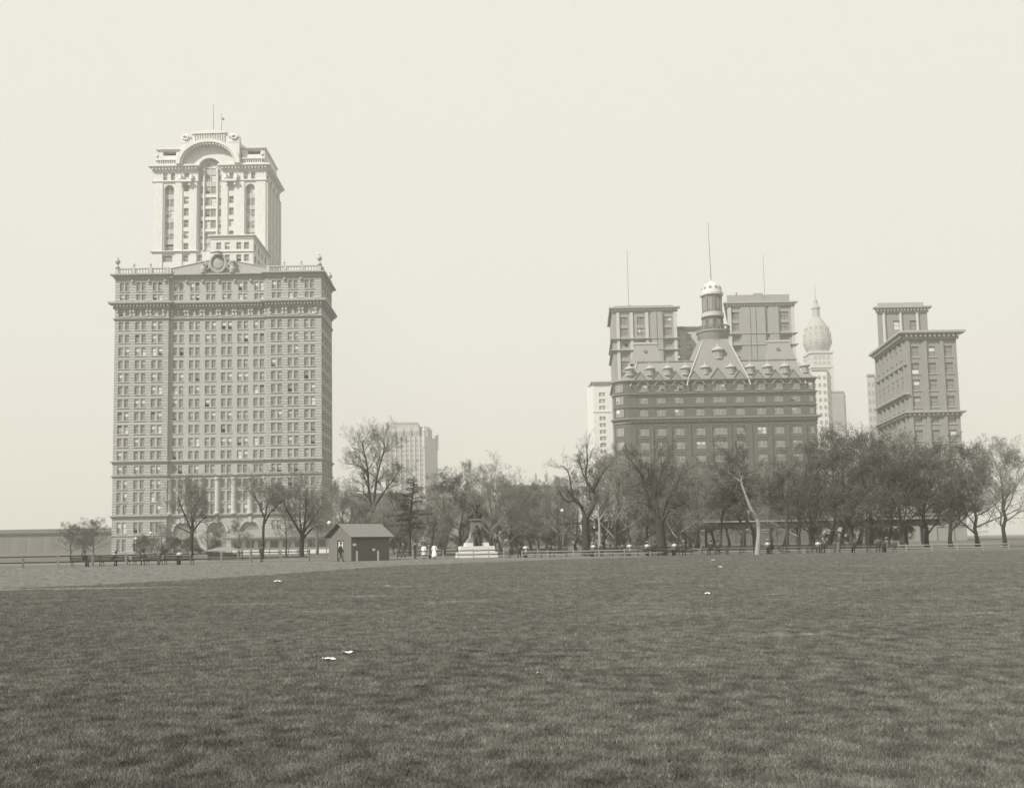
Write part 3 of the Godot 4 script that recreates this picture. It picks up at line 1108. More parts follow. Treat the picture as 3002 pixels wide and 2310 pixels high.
# ---------------------------------------------------------------- the brick block with the turret, on the right
func build_brick_block() -> void:
	var d := 265.0
	var k := 0.7275 / 2000.0 * d
	var left := at(1806, 1220, d).x
	var right := at(2395, 1220, d).x
	var wide := right - left
	var b := thing("brick_block", "dark brick office building with steep slate roofs, round dormers and a domed turret", "building", Vector3((left + right) / 2, 0, -d))
	var X := func(px: float) -> float: return at(px, 1200, d).x - (left + right) / 2
	var Y := func(py: float) -> float: return at(2100, py, d).y
	var X3 := func(px: float, py: float, z: float) -> float: return at(px, py, d - z).x - (left + right) / 2
	var Y3 := func(px: float, py: float, z: float) -> float: return at(px, py, d - z).y
	var I := Transform3D()
	var x0 := -wide / 2
	var x1 := wide / 2
	var rc := 4.2                                    # radius of the rounded left corner
	var eave: float = Y.call(1114.0)
	var rows := [Y.call(1144.0), Y.call(1180.0), Y.call(1217.0), Y.call(1273.0), Y.call(1313.0)]
	for n in range(1, 7): rows.append(rows[4] - 3.9 * n)
	var bays := [[1887, 2], [1938, 2], [1991, 2], [2052, 2], [2110, 3], [2170, 2], [2232, 2], [2284, 2], [2335, 2], [2380, 1]]
	var holes := []
	for r in rows.size():
		for q in bays:
			var w: float = 2.7 if q[1] == 2 else 3.9 if q[1] == 3 else 1.3
			holes.append([X.call(float(q[0])) - w / 2, rows[r], w, 2.1 if r != 0 else 2.2, q[1], r])
	var mb := MB.new()
	var cut := []
	for h in holes: cut.append([h[0], h[1], h[2], h[3]])
	mb.wall(x0 + rc, x1, 0, eave, cut, 0.4)
	mb.quad(Vector3(x1, 0, 0), Vector3(x1 - 3, 0, -25), Vector3(x1 - 3, eave, -25), Vector3(x1, eave, 0))
	mb.quad(Vector3(x1 - 3, 0, -25), Vector3(x0 + 8, 0, -25), Vector3(x0 + 8, eave, -25), Vector3(x1 - 3, eave, -25))
	mb.quad(Vector3(x0 + 8, 0, -25), Vector3(x0, 0, -rc), Vector3(x0, eave, -rc), Vector3(x0 + 8, eave, -25))
	part("wall", mb, M.red_brick, b)
	mb = MB.new()
	mb.lathe([Vector2(rc, 0), Vector2(rc, eave)], 10, Vector3(x0 + rc, 0, -rc), -PI / 2, 0.0)
	part("rounded_corner", mb, M.red_brick, b)
	for h in holes:
		add_window(b, I, h[0], h[1], h[2], h[3], h[4], -0.28, "sash", 0.20, 0.06, 0, 0.34, 0.10)
	for r in rows.size():                              # windows of the rounded corner
		var a := deg_to_rad(-42.0)
		var n := Vector3(sin(a), 0, cos(a))
		var xf := Transform3D(Basis(Vector3(cos(a), 0, -sin(a)), Vector3.UP, n), Vector3(x0 + rc, 0, -rc) + n * (rc - 0.04))
		add_window(b, xf, -1.25, rows[r], 2.5, 2.1, 2, 0.06, "frame_paint", 0.2, 0.0, 0, 0.34, 0.12)
	# stone courses; they follow the rounded corner
	for q in [["main_cornice", Y.call(1222.0), 1.5, 1.0, 0.8], ["belt_course", Y.call(1150.0), 0.9, 0.6, 0.0], ["belt_course", Y.call(1189.0), 0.45, 0.35, 0.0], ["belt_course", Y.call(1243.0), 0.6, 0.3, 0.0], ["eave_cornice", eave + 0.3, 0.9, 0.7, 0.0]]:
		mb = MB.new()
		cornice(mb, x0 + rc, x1, q[1], q[2], q[3], q[4])
		var r: float = rc + q[3]
		mb.lathe([Vector2(rc + 0.1, q[1] - q[2]), Vector2(rc + q[3] * 0.28, q[1] - q[2]), Vector2(rc + q[3] * 0.28, q[1] - q[2] * 0.42), Vector2(r - 0.003, q[1] - q[2] * 0.28), Vector2(r - 0.003, q[1] - 0.003), Vector2(rc - 0.5, q[1] - 0.003)], 12, Vector3(x0 + rc, 0, -rc), -PI / 2, -0.002)
		part(q[0], mb, M.brick_trim, b)
	for r in rows.size():
		if r == 1 or r == 2: continue
		for h in holes:
			if h[5] != r: continue
			mb = MB.new()
			mb.bx(h[0] - 0.25, h[0] + h[2] + 0.25, h[1] - 0.3, h[1] - 0.003, -0.25, 0.2)
			mb.bx(h[0] - 0.25, h[0] + h[2] + 0.25, h[1] - 0.85, h[1] - 0.55, -0.05, 0.16)
			part("window_sill", mb, M.brick_trim, b)
	for x in [1860, 1911, 1964, 2020, 2083, 2139, 2200, 2258, 2309, 2360]:
		mb = MB.new()
		var c: float = X.call(float(x))
		mb.bx(c - 0.32, c + 0.32, 0, Y.call(1240.0), 0, 0.3)
		part("pier", mb, M.red_brick, b)
	for i in bays.size() - 1:                          # arched hoods over the top windows
		mb = MB.new()
		var c: float = X.call(float(bays[i][0]))
		var r := 2.05 if bays[i][1] == 3 else 1.75
		var ring := PackedVector2Array()
		for a in 13: ring.append(Vector2(c - cos(PI * a / 12) * r, rows[0] + 1.5 + sin(PI * a / 12) * r * 0.85))
		for a in 13: ring.append(Vector2(c + cos(PI * a / 12) * (r - 0.4), rows[0] + 1.5 + sin(PI * a / 12) * (r - 0.4) * 0.85))
		mb.prism(ring, -0.2, 0.45)
		part("window_hood", mb, M.brick_trim, b)
	# roofs
	var ridge: float = Y3.call(2100.0, 1059.0, -5.0)
	mb = MB.new()
	var foot_ := PackedVector2Array([Vector2(x0 + 1.0, -0.3), Vector2(x1 + 0.3, -0.3), Vector2(x1 - 2.5, -25), Vector2(x0 + 8.2, -25)])
	var head := PackedVector2Array([Vector2(X3.call(1866.0, 1060.0, -5.0), -5.0), Vector2(X3.call(2336.0, 1060.0, -5.0), -5.0), Vector2(X3.call(2330.0, 1060.0, -5.0), -20), Vector2(X3.call(1880.0, 1060.0, -5.0), -20)])
	mb.raise(foot_, eave + 0.2, ridge, head)
	part("mansard_roof", mb, M.slate, b)
	mb = MB.new()
	mb.bx(X3.call(1864.0, 1060.0, -5.0), X3.call(2339.0, 1060.0, -5.0), ridge, ridge + 0.35, -5.4, -4.7)
	part("roof_ridge", mb, M.slate, b)
	# middle pyramid roof under the turret, with bright metal hips
	var py0 := eave + 0.4
	var tz := -5.6
	var py1: float = Y3.call(2095.0, 994.0, tz)
	var pl: float = X.call(2022.0)
	var pr: float = X.call(2197.0)
	var tl: float = X3.call(2059.0, 998.0, tz)
	var tr: float = X3.call(2137.0, 998.0, tz)
	mb = MB.new()
	mb.raise(PackedVector2Array([Vector2(pl, 0.2), Vector2(pr, 0.2), Vector2(pr, -17), Vector2(pl, -17)]), py0, py1, PackedVector2Array([Vector2(tl, tz), Vector2(tr, tz), Vector2(tr, tz - 7), Vector2(tl, tz - 7)]))
	part("pyramid_roof", mb, M.slate, b)
	for q in [[pl, tl], [pr, tr]]:
		mb = MB.new()
		mb.tube([Vector3(q[0] + (q[0] - q[1]) * 0.12, Y.call(1131.0), 1.0), Vector3(q[0], py0 + 0.2, 0.35), Vector3(q[1], py1 - 0.8, tz + 0.35)], [0.2, 0.2, 0.18], 6)
		part("roof_hip", mb, M.hip_metal, b)
	for q in [[X.call(1850.0), 0.0, X3.call(1867.0, 1062.0, -5.0)], [X.call(2366.0), 0.0, X3.call(2336.0, 1062.0, -5.0)]]:
		mb = MB.new()
		mb.tube([Vector3(q[0], eave - 1.5, 0.5), Vector3(q[2], ridge, -4.7)], [0.18, 0.15], 6)
		part("roof_hip", mb, M.hip_metal, b)
	# side pavilion roofs behind the ridge
	for q in [[1848.0, 1942.0, 1862.0, 1925.0], [2241.0, 2337.0, 2252.0, 2314.0]]:
		mb = MB.new()
		var y1: float = Y3.call(2100.0, 1006.0, -9.0)
		mb.raise(PackedVector2Array([Vector2(X3.call(q[0], 1058.0, -5.0), -4.7), Vector2(X3.call(q[1], 1058.0, -5.0), -4.7), Vector2(X3.call(q[1], 1058.0, -5.0), -15), Vector2(X3.call(q[0], 1058.0, -5.0) + 1.6, -15)]), ridge - 0.5, y1, PackedVector2Array([Vector2(X3.call(q[2], 1008.0, -9.0), -9), Vector2(X3.call(q[3], 1008.0, -9.0), -9), Vector2(X3.call(q[3], 1008.0, -9.0), -11), Vector2(X3.call(q[2], 1008.0, -9.0) + 1.2, -11)]))
		var pav := part("pavilion_roof", mb, M.slate, b)
		mb = MB.new()
		mb.bx(X3.call(q[2], 1008.0, -9.0) - 0.25, X3.call(q[3], 1008.0, -9.0) + 0.25, y1, y1 + 0.55, -9.6, -8.7)
		part("coping", mb, M.hip_metal, pav)
		mb = MB.new()
		mb.t = Transform3D(Basis(Vector3.RIGHT, PI / 2 - 0.7), Vector3((X3.call(q[2], 1025.0, -7.0) + X3.call(q[3], 1025.0, -7.0)) / 2, lerpf(ridge - 0.5, y1, 0.62), -7.25))
		mb.lathe([Vector2(0.55, 0.0), Vector2(0.55, 0.25), Vector2(0.38, 0.25), Vector2(0.38, 0.05), Vector2(0, 0.05)], 12)
		part("round_vent", mb, M.frame_dark, pav)
	# gablets along the eave, between the dormers
	for px in [1880, 1932, 1984, 2038, 2108, 2172, 2226, 2277, 2330]:
		mb = MB.new()
		var c: float = X.call(float(px))
		var w := 3.4 if px != 2108 else 4.6
		var hgt := 2.7 if px != 2108 else 3.5
		mb.prism(PackedVector2Array([Vector2(c - w / 2, eave + 0.3), Vector2(c + w / 2, eave + 0.3), Vector2(c, eave + hgt)]), -3.4, 0.25)
		part("gablet", mb, M.slate, b)
		mb = MB.new()
		for s in [-1.0, 1.0]:
			mb.tube([Vector3(c + s * (w / 2 + 0.1), eave + 0.35, 0.32), Vector3(c, eave + hgt + 0.05, 0.32)], [0.14, 0.14], 5)
		part("gablet_coping", mb, M.brick_trim, b)
	# round oriel dormers with pointed caps, one shape for all
	var body := MB.new()
	body.lathe([Vector2(0.0, -0.9), Vector2(0.5, -0.7), Vector2(1.15, -0.05), Vector2(1.22, 0.0), Vector2(1.12, 0.12), Vector2(1.08, 1.75)], 14)
	var body_mesh := body.mesh(M.cornice_stone)
	var cap := MB.new()
	cap.lathe([Vector2(1.05, 1.75), Vector2(1.5, 1.8), Vector2(1.5, 2.05), Vector2(1.2, 2.35), Vector2(0.7, 2.65), Vector2(0.3, 2.9), Vector2(0.2, 3.5), Vector2(0.27, 3.7), Vector2(0.0, 4.0)], 14)
	var cap_mesh := cap.mesh(M.cornice_stone)
	var glaz := MB.new()
	for a in [-0.75, 0.0, 0.75]:
		glaz.t = Transform3D(Basis(Vector3.UP, a), Vector3.ZERO)
		glaz.bx(-0.27, 0.27, 0.3, 1.55, 1.03, 1.1)
	var glaz_mesh := glaz.mesh(M.glass)
	var dy: float = Y3.call(2100.0, 1098.0, -1.7)
	for q in [[1846.0, -1.6, 0.0], [1906.0, -1.7, 0.0], [1958.0, -1.7, 0.0], [2010.0, -1.7, 0.0], [2068.0, -1.2, 0.0], [2143.0, -1.2, 0.0], [2200.0, -1.7, 0.0], [2251.0, -1.7, 0.0], [2302.0, -1.7, 0.0], [2360.0, -2.2, 0.2], [2106.0, -3.6, 11.6]]:
		var o := inst("dormer", body_mesh, b, Vector3(X3.call(q[0], 1085.0 if q[2] < 5 else 1040.0, q[1]), dy + (q[2] if q[2] < 5 else 4.9), q[1]))
		inst("cap", cap_mesh, o)
		inst("pane", glaz_mesh, o)
		if q[2] > 5: o.scale = Vector3.ONE * 1.3
	# turret: flaring base, gallery, two drums with windows, dome and staff
	var tc := Vector3(X3.call(2089.0, 920.0, tz - 3.6), 0, tz - 3.6)
	var g0: float = Y3.call(2090.0, 1001.0, tz - 3.6)
	var g1: float = Y3.call(2090.0, 975.0, tz - 3.6)
	mb = MB.new()
	mb.lathe([Vector2(3.9, g0 - 3.0), Vector2(3.9, g0), Vector2(4.7, g1 - 0.4), Vector2(4.95, g1 - 0.3), Vector2(4.95, g1 + 0.2), Vector2(4.3, g1 + 0.3), Vector2(3.0, g1 + 0.3)], 24, tc)
	var tur := part("turret", mb, M.slate, b)
	mb = MB.new()
	for n in 24:
		var a := TAU * n / 24
		mb.tube([tc + Vector3(sin(a) * 4.7, g1 + 0.2, cos(a) * 4.7), tc + Vector3(sin(a) * 4.7, g1 + 1.3, cos(a) * 4.7)], [0.16, 0.16], 5)
	mb.lathe([Vector2(4.5, g1 + 1.25), Vector2(4.95, g1 + 1.25), Vector2(4.95, g1 + 1.5), Vector2(4.5, g1 + 1.5)], 24, tc)
	part("gallery_rail", mb, M.brick_trim, tur)
	var d0: float = Y3.call(2090.0, 930.0, tz - 3.6)
	var d1: float = Y3.call(2090.0, 868.0, tz - 3.6)
	mb = MB.new()
	mb.lathe([Vector2(3.05, g1), Vector2(3.05, d0 - 0.6), Vector2(3.3, d0 - 0.4), Vector2(3.3, d0 - 0.1)], 20, tc)
	part("lower_drum", mb, M.red_brick, tur)
	mb = MB.new()
	mb.lathe([Vector2(3.3, d0 - 0.1), Vector2(3.35, d0 + 0.9), Vector2(3.0, d0 + 1.1)], 20, tc)
	part("drum_band", mb, M.hip_metal, tur)
	mb = MB.new()
	mb.lathe([Vector2(2.75, d0 + 1.0), Vector2(2.75, d1)], 20, tc)
	part("upper_drum", mb, M.brick_trim, tur)
	for n in 8:
		var a := TAU * (n + 0.5) / 8
		for q in [[3.05, g1 + 1.0, 2.4], [2.75, d0 + 1.9, 3.2]]:
			mb = MB.new()
			mb.t = Transform3D(Basis(Vector3.UP, a), tc)
			mb.bx(-0.55, 0.55, q[1], q[1] + q[2], q[0] - 0.2, q[0] + 0.04)
			part("window", mb, M.glass, tur)
		mb = MB.new()
		mb.t = Transform3D(Basis(Vector3.UP, a + TAU / 16), tc)
		mb.bx(-0.2, 0.2, d0 + 1.1, d1 - 0.2, 2.6, 2.98)
		part("pilaster", mb, M.brick_trim, tur)
	mb = MB.new()
	mb.lathe([Vector2(2.7, d1 - 0.3), Vector2(3.35, d1), Vector2(3.4, d1 + 0.7), Vector2(3.0, d1 + 0.9), Vector2(2.85, d1 + 1.9), Vector2(2.6, d1 + 2.6), Vector2(2.0, d1 + 3.4), Vector2(1.2, d1 + 4.0), Vector2(0.5, d1 + 4.25), Vector2(0.22, d1 + 4.8), Vector2(0, d1 + 4.9)], 24, tc)
	part("dome", mb, M.white_metal, tur)
	for n in 10:
		mb = MB.new()
		mb.t = Transform3D(Basis(Vector3.UP, TAU * (n + 0.4) / 10), tc + Vector3(0, d1 + 2.1, 0)) * Transform3D(Basis(Vector3.RIGHT, 1.25), Vector3(0, 0, 2.66))
		mb.lathe([Vector2(0.42, -0.05), Vector2(0.42, 0.2), Vector2(0.3, 0.2), Vector2(0.28, 0.1), Vector2(0, 0.1)], 10)
		part("round_window", mb, M.frame_dark, tur)
	mb = MB.new()
	mb.tube([tc + Vector3(0, d1 + 4.7, 0), tc + Vector3(-0.3, Y3.call(2090.0, 652.0, tz - 3.6), 0)], [0.14, 0.06], 6)
	part("flagpole", mb, M.pole, tur)


# ---------------------------------------------------------------- the office building with two towers behind the turret
func build_twin_tower() -> void:
	var d := 330.0
	var c0 := at(2060, 1000, d).x
	var b := thing("twin_towered_building", "pale office building of two square towers rising behind the turreted brick building", "building", Vector3(c0, 0, -d))
	var X := func(px: float) -> float: return at(px, 980, d).x - c0
	var Y := func(py: float) -> float: return at(2060, py, d).y
	var I := Transform3D()
	for tw in [[1797.0, 1986.0, 898.0, 0], [2134.0, 2331.0, 868.0, 1]]:
		var x0: float = X.call(tw[0])
		var x1: float = X.call(tw[1])
		var top: float = Y.call(tw[2])
		var w := x1 - x0
		var roof: float = top - (0.0 if tw[3] == 0 else 2.6)
		var mb := MB.new()
		var holes := []
		var fr := [0.12, 0.38, 0.80] if tw[3] == 0 else [0.06, 0.80]
		for r in 18:
			for f in fr:
				holes.append([x0 + w * f, roof - 6.3 - r * 4.0, w * 0.12, 2.8])
		mb.wall(x0, x1, 0, roof, holes, 0.6)
		var sk := 2.9 if tw[3] == 0 else 8.4
		mb.quad(Vector3(x0 + sk, 0, -28), Vector3(x0, 0, 0), Vector3(x0, roof, 0), Vector3(x0 + sk, roof, -28))
		mb.quad(Vector3(x1, 0, 0), Vector3(x1 + 4.5, 0, -28), Vector3(x1 + 4.5, roof, -28), Vector3(x1, roof, 0))
		mb.quad(Vector3(x1 + 4.5, 0, -28), Vector3(x0 + sk, 0, -28), Vector3(x0 + sk, roof, -28), Vector3(x1 + 4.5, roof, -28))
		mb.raise(PackedVector2Array([Vector2(x0 + 0.2, -0.7), Vector2(x1 - 0.2, -0.7), Vector2(x1 + 4, -27.8), Vector2(x0 + sk + 0.2, -27.8)]), roof - 0.5, roof - 0.03)
		part("tower_wall", mb, M.twin_stone, b)
		for h in holes: add_window(b, I, h[0], h[1], h[2], h[3], 2, -0.4, "frame_dark", 0.15, 0.05, 0, 0.25)
		# broad smooth piers between the window bays, with a shadowed joint
		for q in ([[0.60, 0.68], [0.69, 0.77]] if tw[3] == 0 else [[0.20, 0.335], [0.345, 0.42], [0.43, 0.56], [0.62, 0.76]]):
			mb = MB.new()
			mb.bx(x0 + w * q[0], x0 + w * q[1], 0, roof - 1.9, 0, 0.8)
			part("pier", mb, M.twin_stone, b)
		for f in [0.06, 0.27, 0.51, 0.95] if tw[3] == 0 else [0.015, 0.955]:
			mb = MB.new()
			mb.bx(x0 + w * f, x0 + w * (f + 0.045), 0, roof - 1.9, 0, 0.45)
			part("pier", mb, M.far_stone, b)
		mb = MB.new()
		cornice(mb, x0, x1, roof, 1.7, 1.2, 1.0)
		mb.raise(PackedVector2Array([Vector2(x0 - 1.0, -0.32), Vector2(x0 + 0.05, -0.32), Vector2(x0 + sk, -28), Vector2(x0 + sk - 1.0, -28)]), roof - 0.5, roof - 0.03)
		part("cornice", mb, M.cornice_stone, b)
		for y in [roof - 11.3, roof - 15.4, roof - 27.0]:
			mb = MB.new()
			cornice(mb, x0, x1, y, 0.8, 1.0)
			mb.raise(PackedVector2Array([Vector2(x0 - 0.8, -0.32), Vector2(x0 + 0.05, -0.32), Vector2(x0 + sk, -28), Vector2(x0 + sk - 0.8, -28)]), y - 0.3, y - 0.03)
			part("belt_course", mb, M.cornice_stone, b)
		mb = MB.new()
		if tw[3] == 0:
			mb.bx(x0 + 1, x1 - 1, roof, roof + 0.9, -20, -1)
			mb.lathe([Vector2(1.3, roof + 0.9), Vector2(0.9, roof + 1.5), Vector2(0.3, roof + 2.0), Vector2(0.0, roof + 2.6)], 10, Vector3(X.call(1850.0), 0, -3))
		else:
			mb.raise(PackedVector2Array([Vector2(x0 + 0.3, -0.5), Vector2(x1 - 1.2, -0.5), Vector2(x1 + 2, -24), Vector2(x0 + 8.0, -24)]), roof, top + 0.3)
			mb.bx(x0 + w * 0.42, x0 + w * 0.55, roof, top + 0.8, -2.5, -0.3)
		part("parapet", mb, M.twin_stone, b)
		for q in ([[1850.0, 722.0, 0.11]] if tw[3] == 0 else [[2255.0, 742.0, 0.1], [2171.0, 853.0, 0.35], [2244.0, 856.0, 0.4]]):
			mb = MB.new()
			mb.tube([Vector3(X.call(q[0]), top - 0.5, -3), Vector3(X.call(q[0]), Y.call(q[1]), -3)], [q[2], q[2] * 0.7], 6)
			part("flagpole" if q[2] < 0.2 else "chimney_pipe", mb, M.pole, b)
	# lower link between the towers
	var l0: float = X.call(1986.0) + 0.05
	var l1: float = X.call(2134.0) - 0.05
	var mb := MB.new()
	var ly: float = Y.call(934.0)
	var lh := []
	for r in 14:
		for c in 4: lh.append([l0 + 2.0 + c * 4.2, ly - 5.0 - r * 4.0, 1.9, 2.5])
	mb.t = Transform3D(Basis(), Vector3(0, 0, -14))
	mb.wall(l0 + 1.5, l1, 0, ly, lh, 0.5)
	mb.bx(l0 + 1.5, l1, ly - 0.5, ly - 0.02, -10, -0.6)
	part("link_wall", mb, M.pale_stone, b)
	for h in lh: add_window(b, Transform3D(Basis(), Vector3(0, 0, -14)), h[0], h[1], h[2], h[3], 1, -0.35, "frame_dark", 0.2, 0.05)
	mb = MB.new()
	mb.t = Transform3D(Basis(), Vector3(0, 0, -14))
	cornice(mb, l0 + 1.5, l1 - 1.2, ly + 0.3, 1.4, 1.0, 0.9)
	part("link_cornice", mb, M.cornice_stone, b)


# ---------------------------------------------------------------- buildings far behind
# a plain far block from a plan outline; windows too small to tell apart are joined
func far_block(called: String, label: String, plan: Array, top: float, mkey: String, d: float, cols: int, floor_h: float, rows: int) -> Node3D:
	var c := Vector2.ZERO
	for q in plan: c += q / plan.size()
	var b := thing(called, label, "building", Vector3(c.x, 0, c.y))
	var pl := PackedVector2Array()
	for q in plan: pl.append(q - c)
	var mb := MB.new()
	mb.raise(pl, 0, top)
	part("wall", mb, M[mkey], b)
	var win := MB.new()
	for e in 2:
		var a: Vector2 = pl[e]
		var z: Vector2 = pl[e + 1]
		var n := Vector2(-(z - a).y, (z - a).x).normalized()
		if n.dot(c - a * 0) > 0: n = -n
		var wide := a.distance_to(z)
		var dirx := (z - a).normalized()
		var nc := maxi(2, int(cols * (1.0 if e == 0 else wide / pl[0].distance_to(pl[1]))))
		win.t = Transform3D(Basis(Vector3(dirx.x, 0, dirx.y), Vector3.UP, Vector3(dirx.x, 0, dirx.y).cross(Vector3.UP)), Vector3(a.x, 0, a.y))
		for r in rows:
			for k in nc:
				var x := wide * (k + 0.5) / nc
				var y := top - 2.6 - floor_h * (r + 0.35)
				if y < 1.0: continue
				win.bx(x - wide / nc * 0.27, x + wide / nc * 0.27, y - floor_h * 0.25, y + floor_h * 0.25, -0.2, 0.08)
	var w := part("windows", win, M.far_glass, b)
	w.set_meta("kind", "stuff")
	mb = MB.new()
	var wider := PackedVector2Array()
	for q in pl: wider.append(q * 1.035)
	mb.raise(wider, top, top + 0.9)
	part("cornice", mb, M.cornice_stone, b)
	return b

func build_far_buildings() -> void:
	# domed skyscraper
	var d := 750.0
	var k := 0.0877 * 1.0
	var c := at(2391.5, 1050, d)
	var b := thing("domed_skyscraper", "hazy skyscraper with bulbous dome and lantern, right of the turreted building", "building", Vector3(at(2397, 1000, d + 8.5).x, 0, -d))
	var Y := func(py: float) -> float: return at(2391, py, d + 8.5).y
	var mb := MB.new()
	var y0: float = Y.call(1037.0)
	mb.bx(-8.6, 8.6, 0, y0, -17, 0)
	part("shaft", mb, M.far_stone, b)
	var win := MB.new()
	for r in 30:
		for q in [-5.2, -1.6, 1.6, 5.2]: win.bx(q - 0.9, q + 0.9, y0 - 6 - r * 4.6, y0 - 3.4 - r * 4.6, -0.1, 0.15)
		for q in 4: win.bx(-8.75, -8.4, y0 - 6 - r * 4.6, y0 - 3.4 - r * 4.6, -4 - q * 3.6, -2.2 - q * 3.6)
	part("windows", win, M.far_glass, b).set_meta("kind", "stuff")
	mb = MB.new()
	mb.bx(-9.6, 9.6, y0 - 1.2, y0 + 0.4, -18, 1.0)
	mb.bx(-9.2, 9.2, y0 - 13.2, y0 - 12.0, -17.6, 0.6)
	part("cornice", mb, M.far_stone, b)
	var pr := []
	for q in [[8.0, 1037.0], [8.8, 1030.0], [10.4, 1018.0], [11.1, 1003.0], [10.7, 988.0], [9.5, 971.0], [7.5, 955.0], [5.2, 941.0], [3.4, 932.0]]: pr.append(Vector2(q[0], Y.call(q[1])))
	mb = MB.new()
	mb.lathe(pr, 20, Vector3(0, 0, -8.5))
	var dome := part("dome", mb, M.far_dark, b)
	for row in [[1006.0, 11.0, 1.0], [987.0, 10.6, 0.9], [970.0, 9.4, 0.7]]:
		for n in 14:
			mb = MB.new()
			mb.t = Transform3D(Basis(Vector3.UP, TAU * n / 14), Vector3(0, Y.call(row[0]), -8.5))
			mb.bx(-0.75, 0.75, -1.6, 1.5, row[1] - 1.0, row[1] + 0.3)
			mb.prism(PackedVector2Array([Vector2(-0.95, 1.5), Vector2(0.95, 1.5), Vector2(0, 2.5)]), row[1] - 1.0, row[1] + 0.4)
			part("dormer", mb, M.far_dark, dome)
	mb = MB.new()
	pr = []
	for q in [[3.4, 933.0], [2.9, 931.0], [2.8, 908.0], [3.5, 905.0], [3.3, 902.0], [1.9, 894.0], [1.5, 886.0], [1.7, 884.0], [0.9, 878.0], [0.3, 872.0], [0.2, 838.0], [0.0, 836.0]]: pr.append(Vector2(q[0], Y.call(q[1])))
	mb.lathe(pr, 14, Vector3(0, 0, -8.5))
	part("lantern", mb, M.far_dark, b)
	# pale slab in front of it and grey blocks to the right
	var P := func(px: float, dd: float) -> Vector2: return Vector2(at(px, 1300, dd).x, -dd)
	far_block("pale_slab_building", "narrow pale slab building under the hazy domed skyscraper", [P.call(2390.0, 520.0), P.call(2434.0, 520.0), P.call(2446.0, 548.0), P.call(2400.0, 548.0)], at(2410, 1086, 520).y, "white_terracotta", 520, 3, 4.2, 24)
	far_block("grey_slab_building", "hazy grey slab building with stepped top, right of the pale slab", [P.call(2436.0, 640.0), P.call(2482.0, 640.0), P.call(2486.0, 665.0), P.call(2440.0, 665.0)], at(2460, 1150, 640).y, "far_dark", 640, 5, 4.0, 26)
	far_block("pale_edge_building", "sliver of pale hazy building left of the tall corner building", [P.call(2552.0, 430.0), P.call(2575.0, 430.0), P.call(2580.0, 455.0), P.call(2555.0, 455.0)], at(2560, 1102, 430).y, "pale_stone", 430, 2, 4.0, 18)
	# slim white building left of the twin towers: its windows can be told apart
	d = 500.0
	var x0 := at(1745, 1350, d).x
	var x1 := at(1796, 1350, d).x
	var top := at(1770, 1121, d).y
	b = thing("slim_white_building", "slim white office building with one column of windows, left of the twin towers", "building", Vector3((x0 + x1) / 2, 0, -d))
	var w := x1 - x0
	var holes := []
	for r in 18: holes.append([-1.9 + 0.2, top - 7.6 - r * 3.6 - (2.2 if r > 2 else 0.0), 3.4, 2.1])
	mb = MB.new()
	mb.wall(-w / 2, w / 2, 0, top, holes, 0.6)
	mb.quad(Vector3(-w / 2 - 1.5, 0, -18), Vector3(-w / 2, 0, 0), Vector3(-w / 2, top, 0), Vector3(-w / 2 - 1.5, top, -18))
	mb.quad(Vector3(w / 2, 0, 0), Vector3(w / 2, 0, -18), Vector3(w / 2, top, -18), Vector3(w / 2, top, 0))
	mb.quad(Vector3(w / 2, 0, -18), Vector3(-w / 2 - 1.5, 0, -18), Vector3(-w / 2 - 1.5, top, -18), Vector3(w / 2, top, -18))
	mb.bx(-w / 2, w / 2, top - 0.5, top - 0.02, -17.9, -0.7)
	part("wall", mb, M.white_terracotta, b)
	for h in holes: add_window(b, Transform3D(), h[0], h[1], h[2], h[3], 2, -0.4, "white_trim", 0.1, 0.05, 0, 0.4)
	mb = MB.new()
	cornice(mb, -w / 2, w / 2, top + 0.4, 2.0, 1.3, 1.2)
	mb.bx(-w / 2 - 1.2, -w / 2 - 0.03, top - 0.4, top + 0.395, -17, -0.4)
	part("cornice", mb, M.cornice_stone, b)
	mb = MB.new()
	cornice(mb, -w / 2, w / 2, top - 15.8, 0.8, 0.4)
	part("belt_course", mb, M.white_trim, b)
	# gabled office tower far up the river, seen over the trees
	d = 750.0
	b = thing("gothic_tower", "hazy pale office tower with steep stepped roof, over the trees beside the banded block", "building", Vector3(at(1190, 1300, d).x, 0, -d))
	var cx := at(1190, 1300, d).x
	var X := func(px: float, dd := 750.0) -> float: return at(px, 1300, dd).x - cx
	var y1 := at(1190, 1283, d).y
	mb = MB.new()
	var plan := PackedVector2Array([Vector2(X.call(1130.0), 0), Vector2(X.call(1244.0), 0), Vector2(X.call(1282.0, 775.0), -25), Vector2(X.call(1168.0, 775.0), -25)])
	mb.raise(plan, 0, y1)
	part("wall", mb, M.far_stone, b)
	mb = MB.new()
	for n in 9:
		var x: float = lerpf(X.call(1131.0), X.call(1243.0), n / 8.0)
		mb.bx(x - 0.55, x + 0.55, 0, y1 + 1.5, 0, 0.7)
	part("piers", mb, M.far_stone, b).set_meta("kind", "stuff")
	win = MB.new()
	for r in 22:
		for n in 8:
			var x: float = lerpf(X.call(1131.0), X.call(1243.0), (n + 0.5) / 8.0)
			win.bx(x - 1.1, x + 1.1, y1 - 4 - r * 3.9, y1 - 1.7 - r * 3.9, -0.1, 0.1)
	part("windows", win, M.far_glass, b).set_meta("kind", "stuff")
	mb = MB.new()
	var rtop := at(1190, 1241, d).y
	mb.raise(plan, y1, y1 + 0.9, plan)
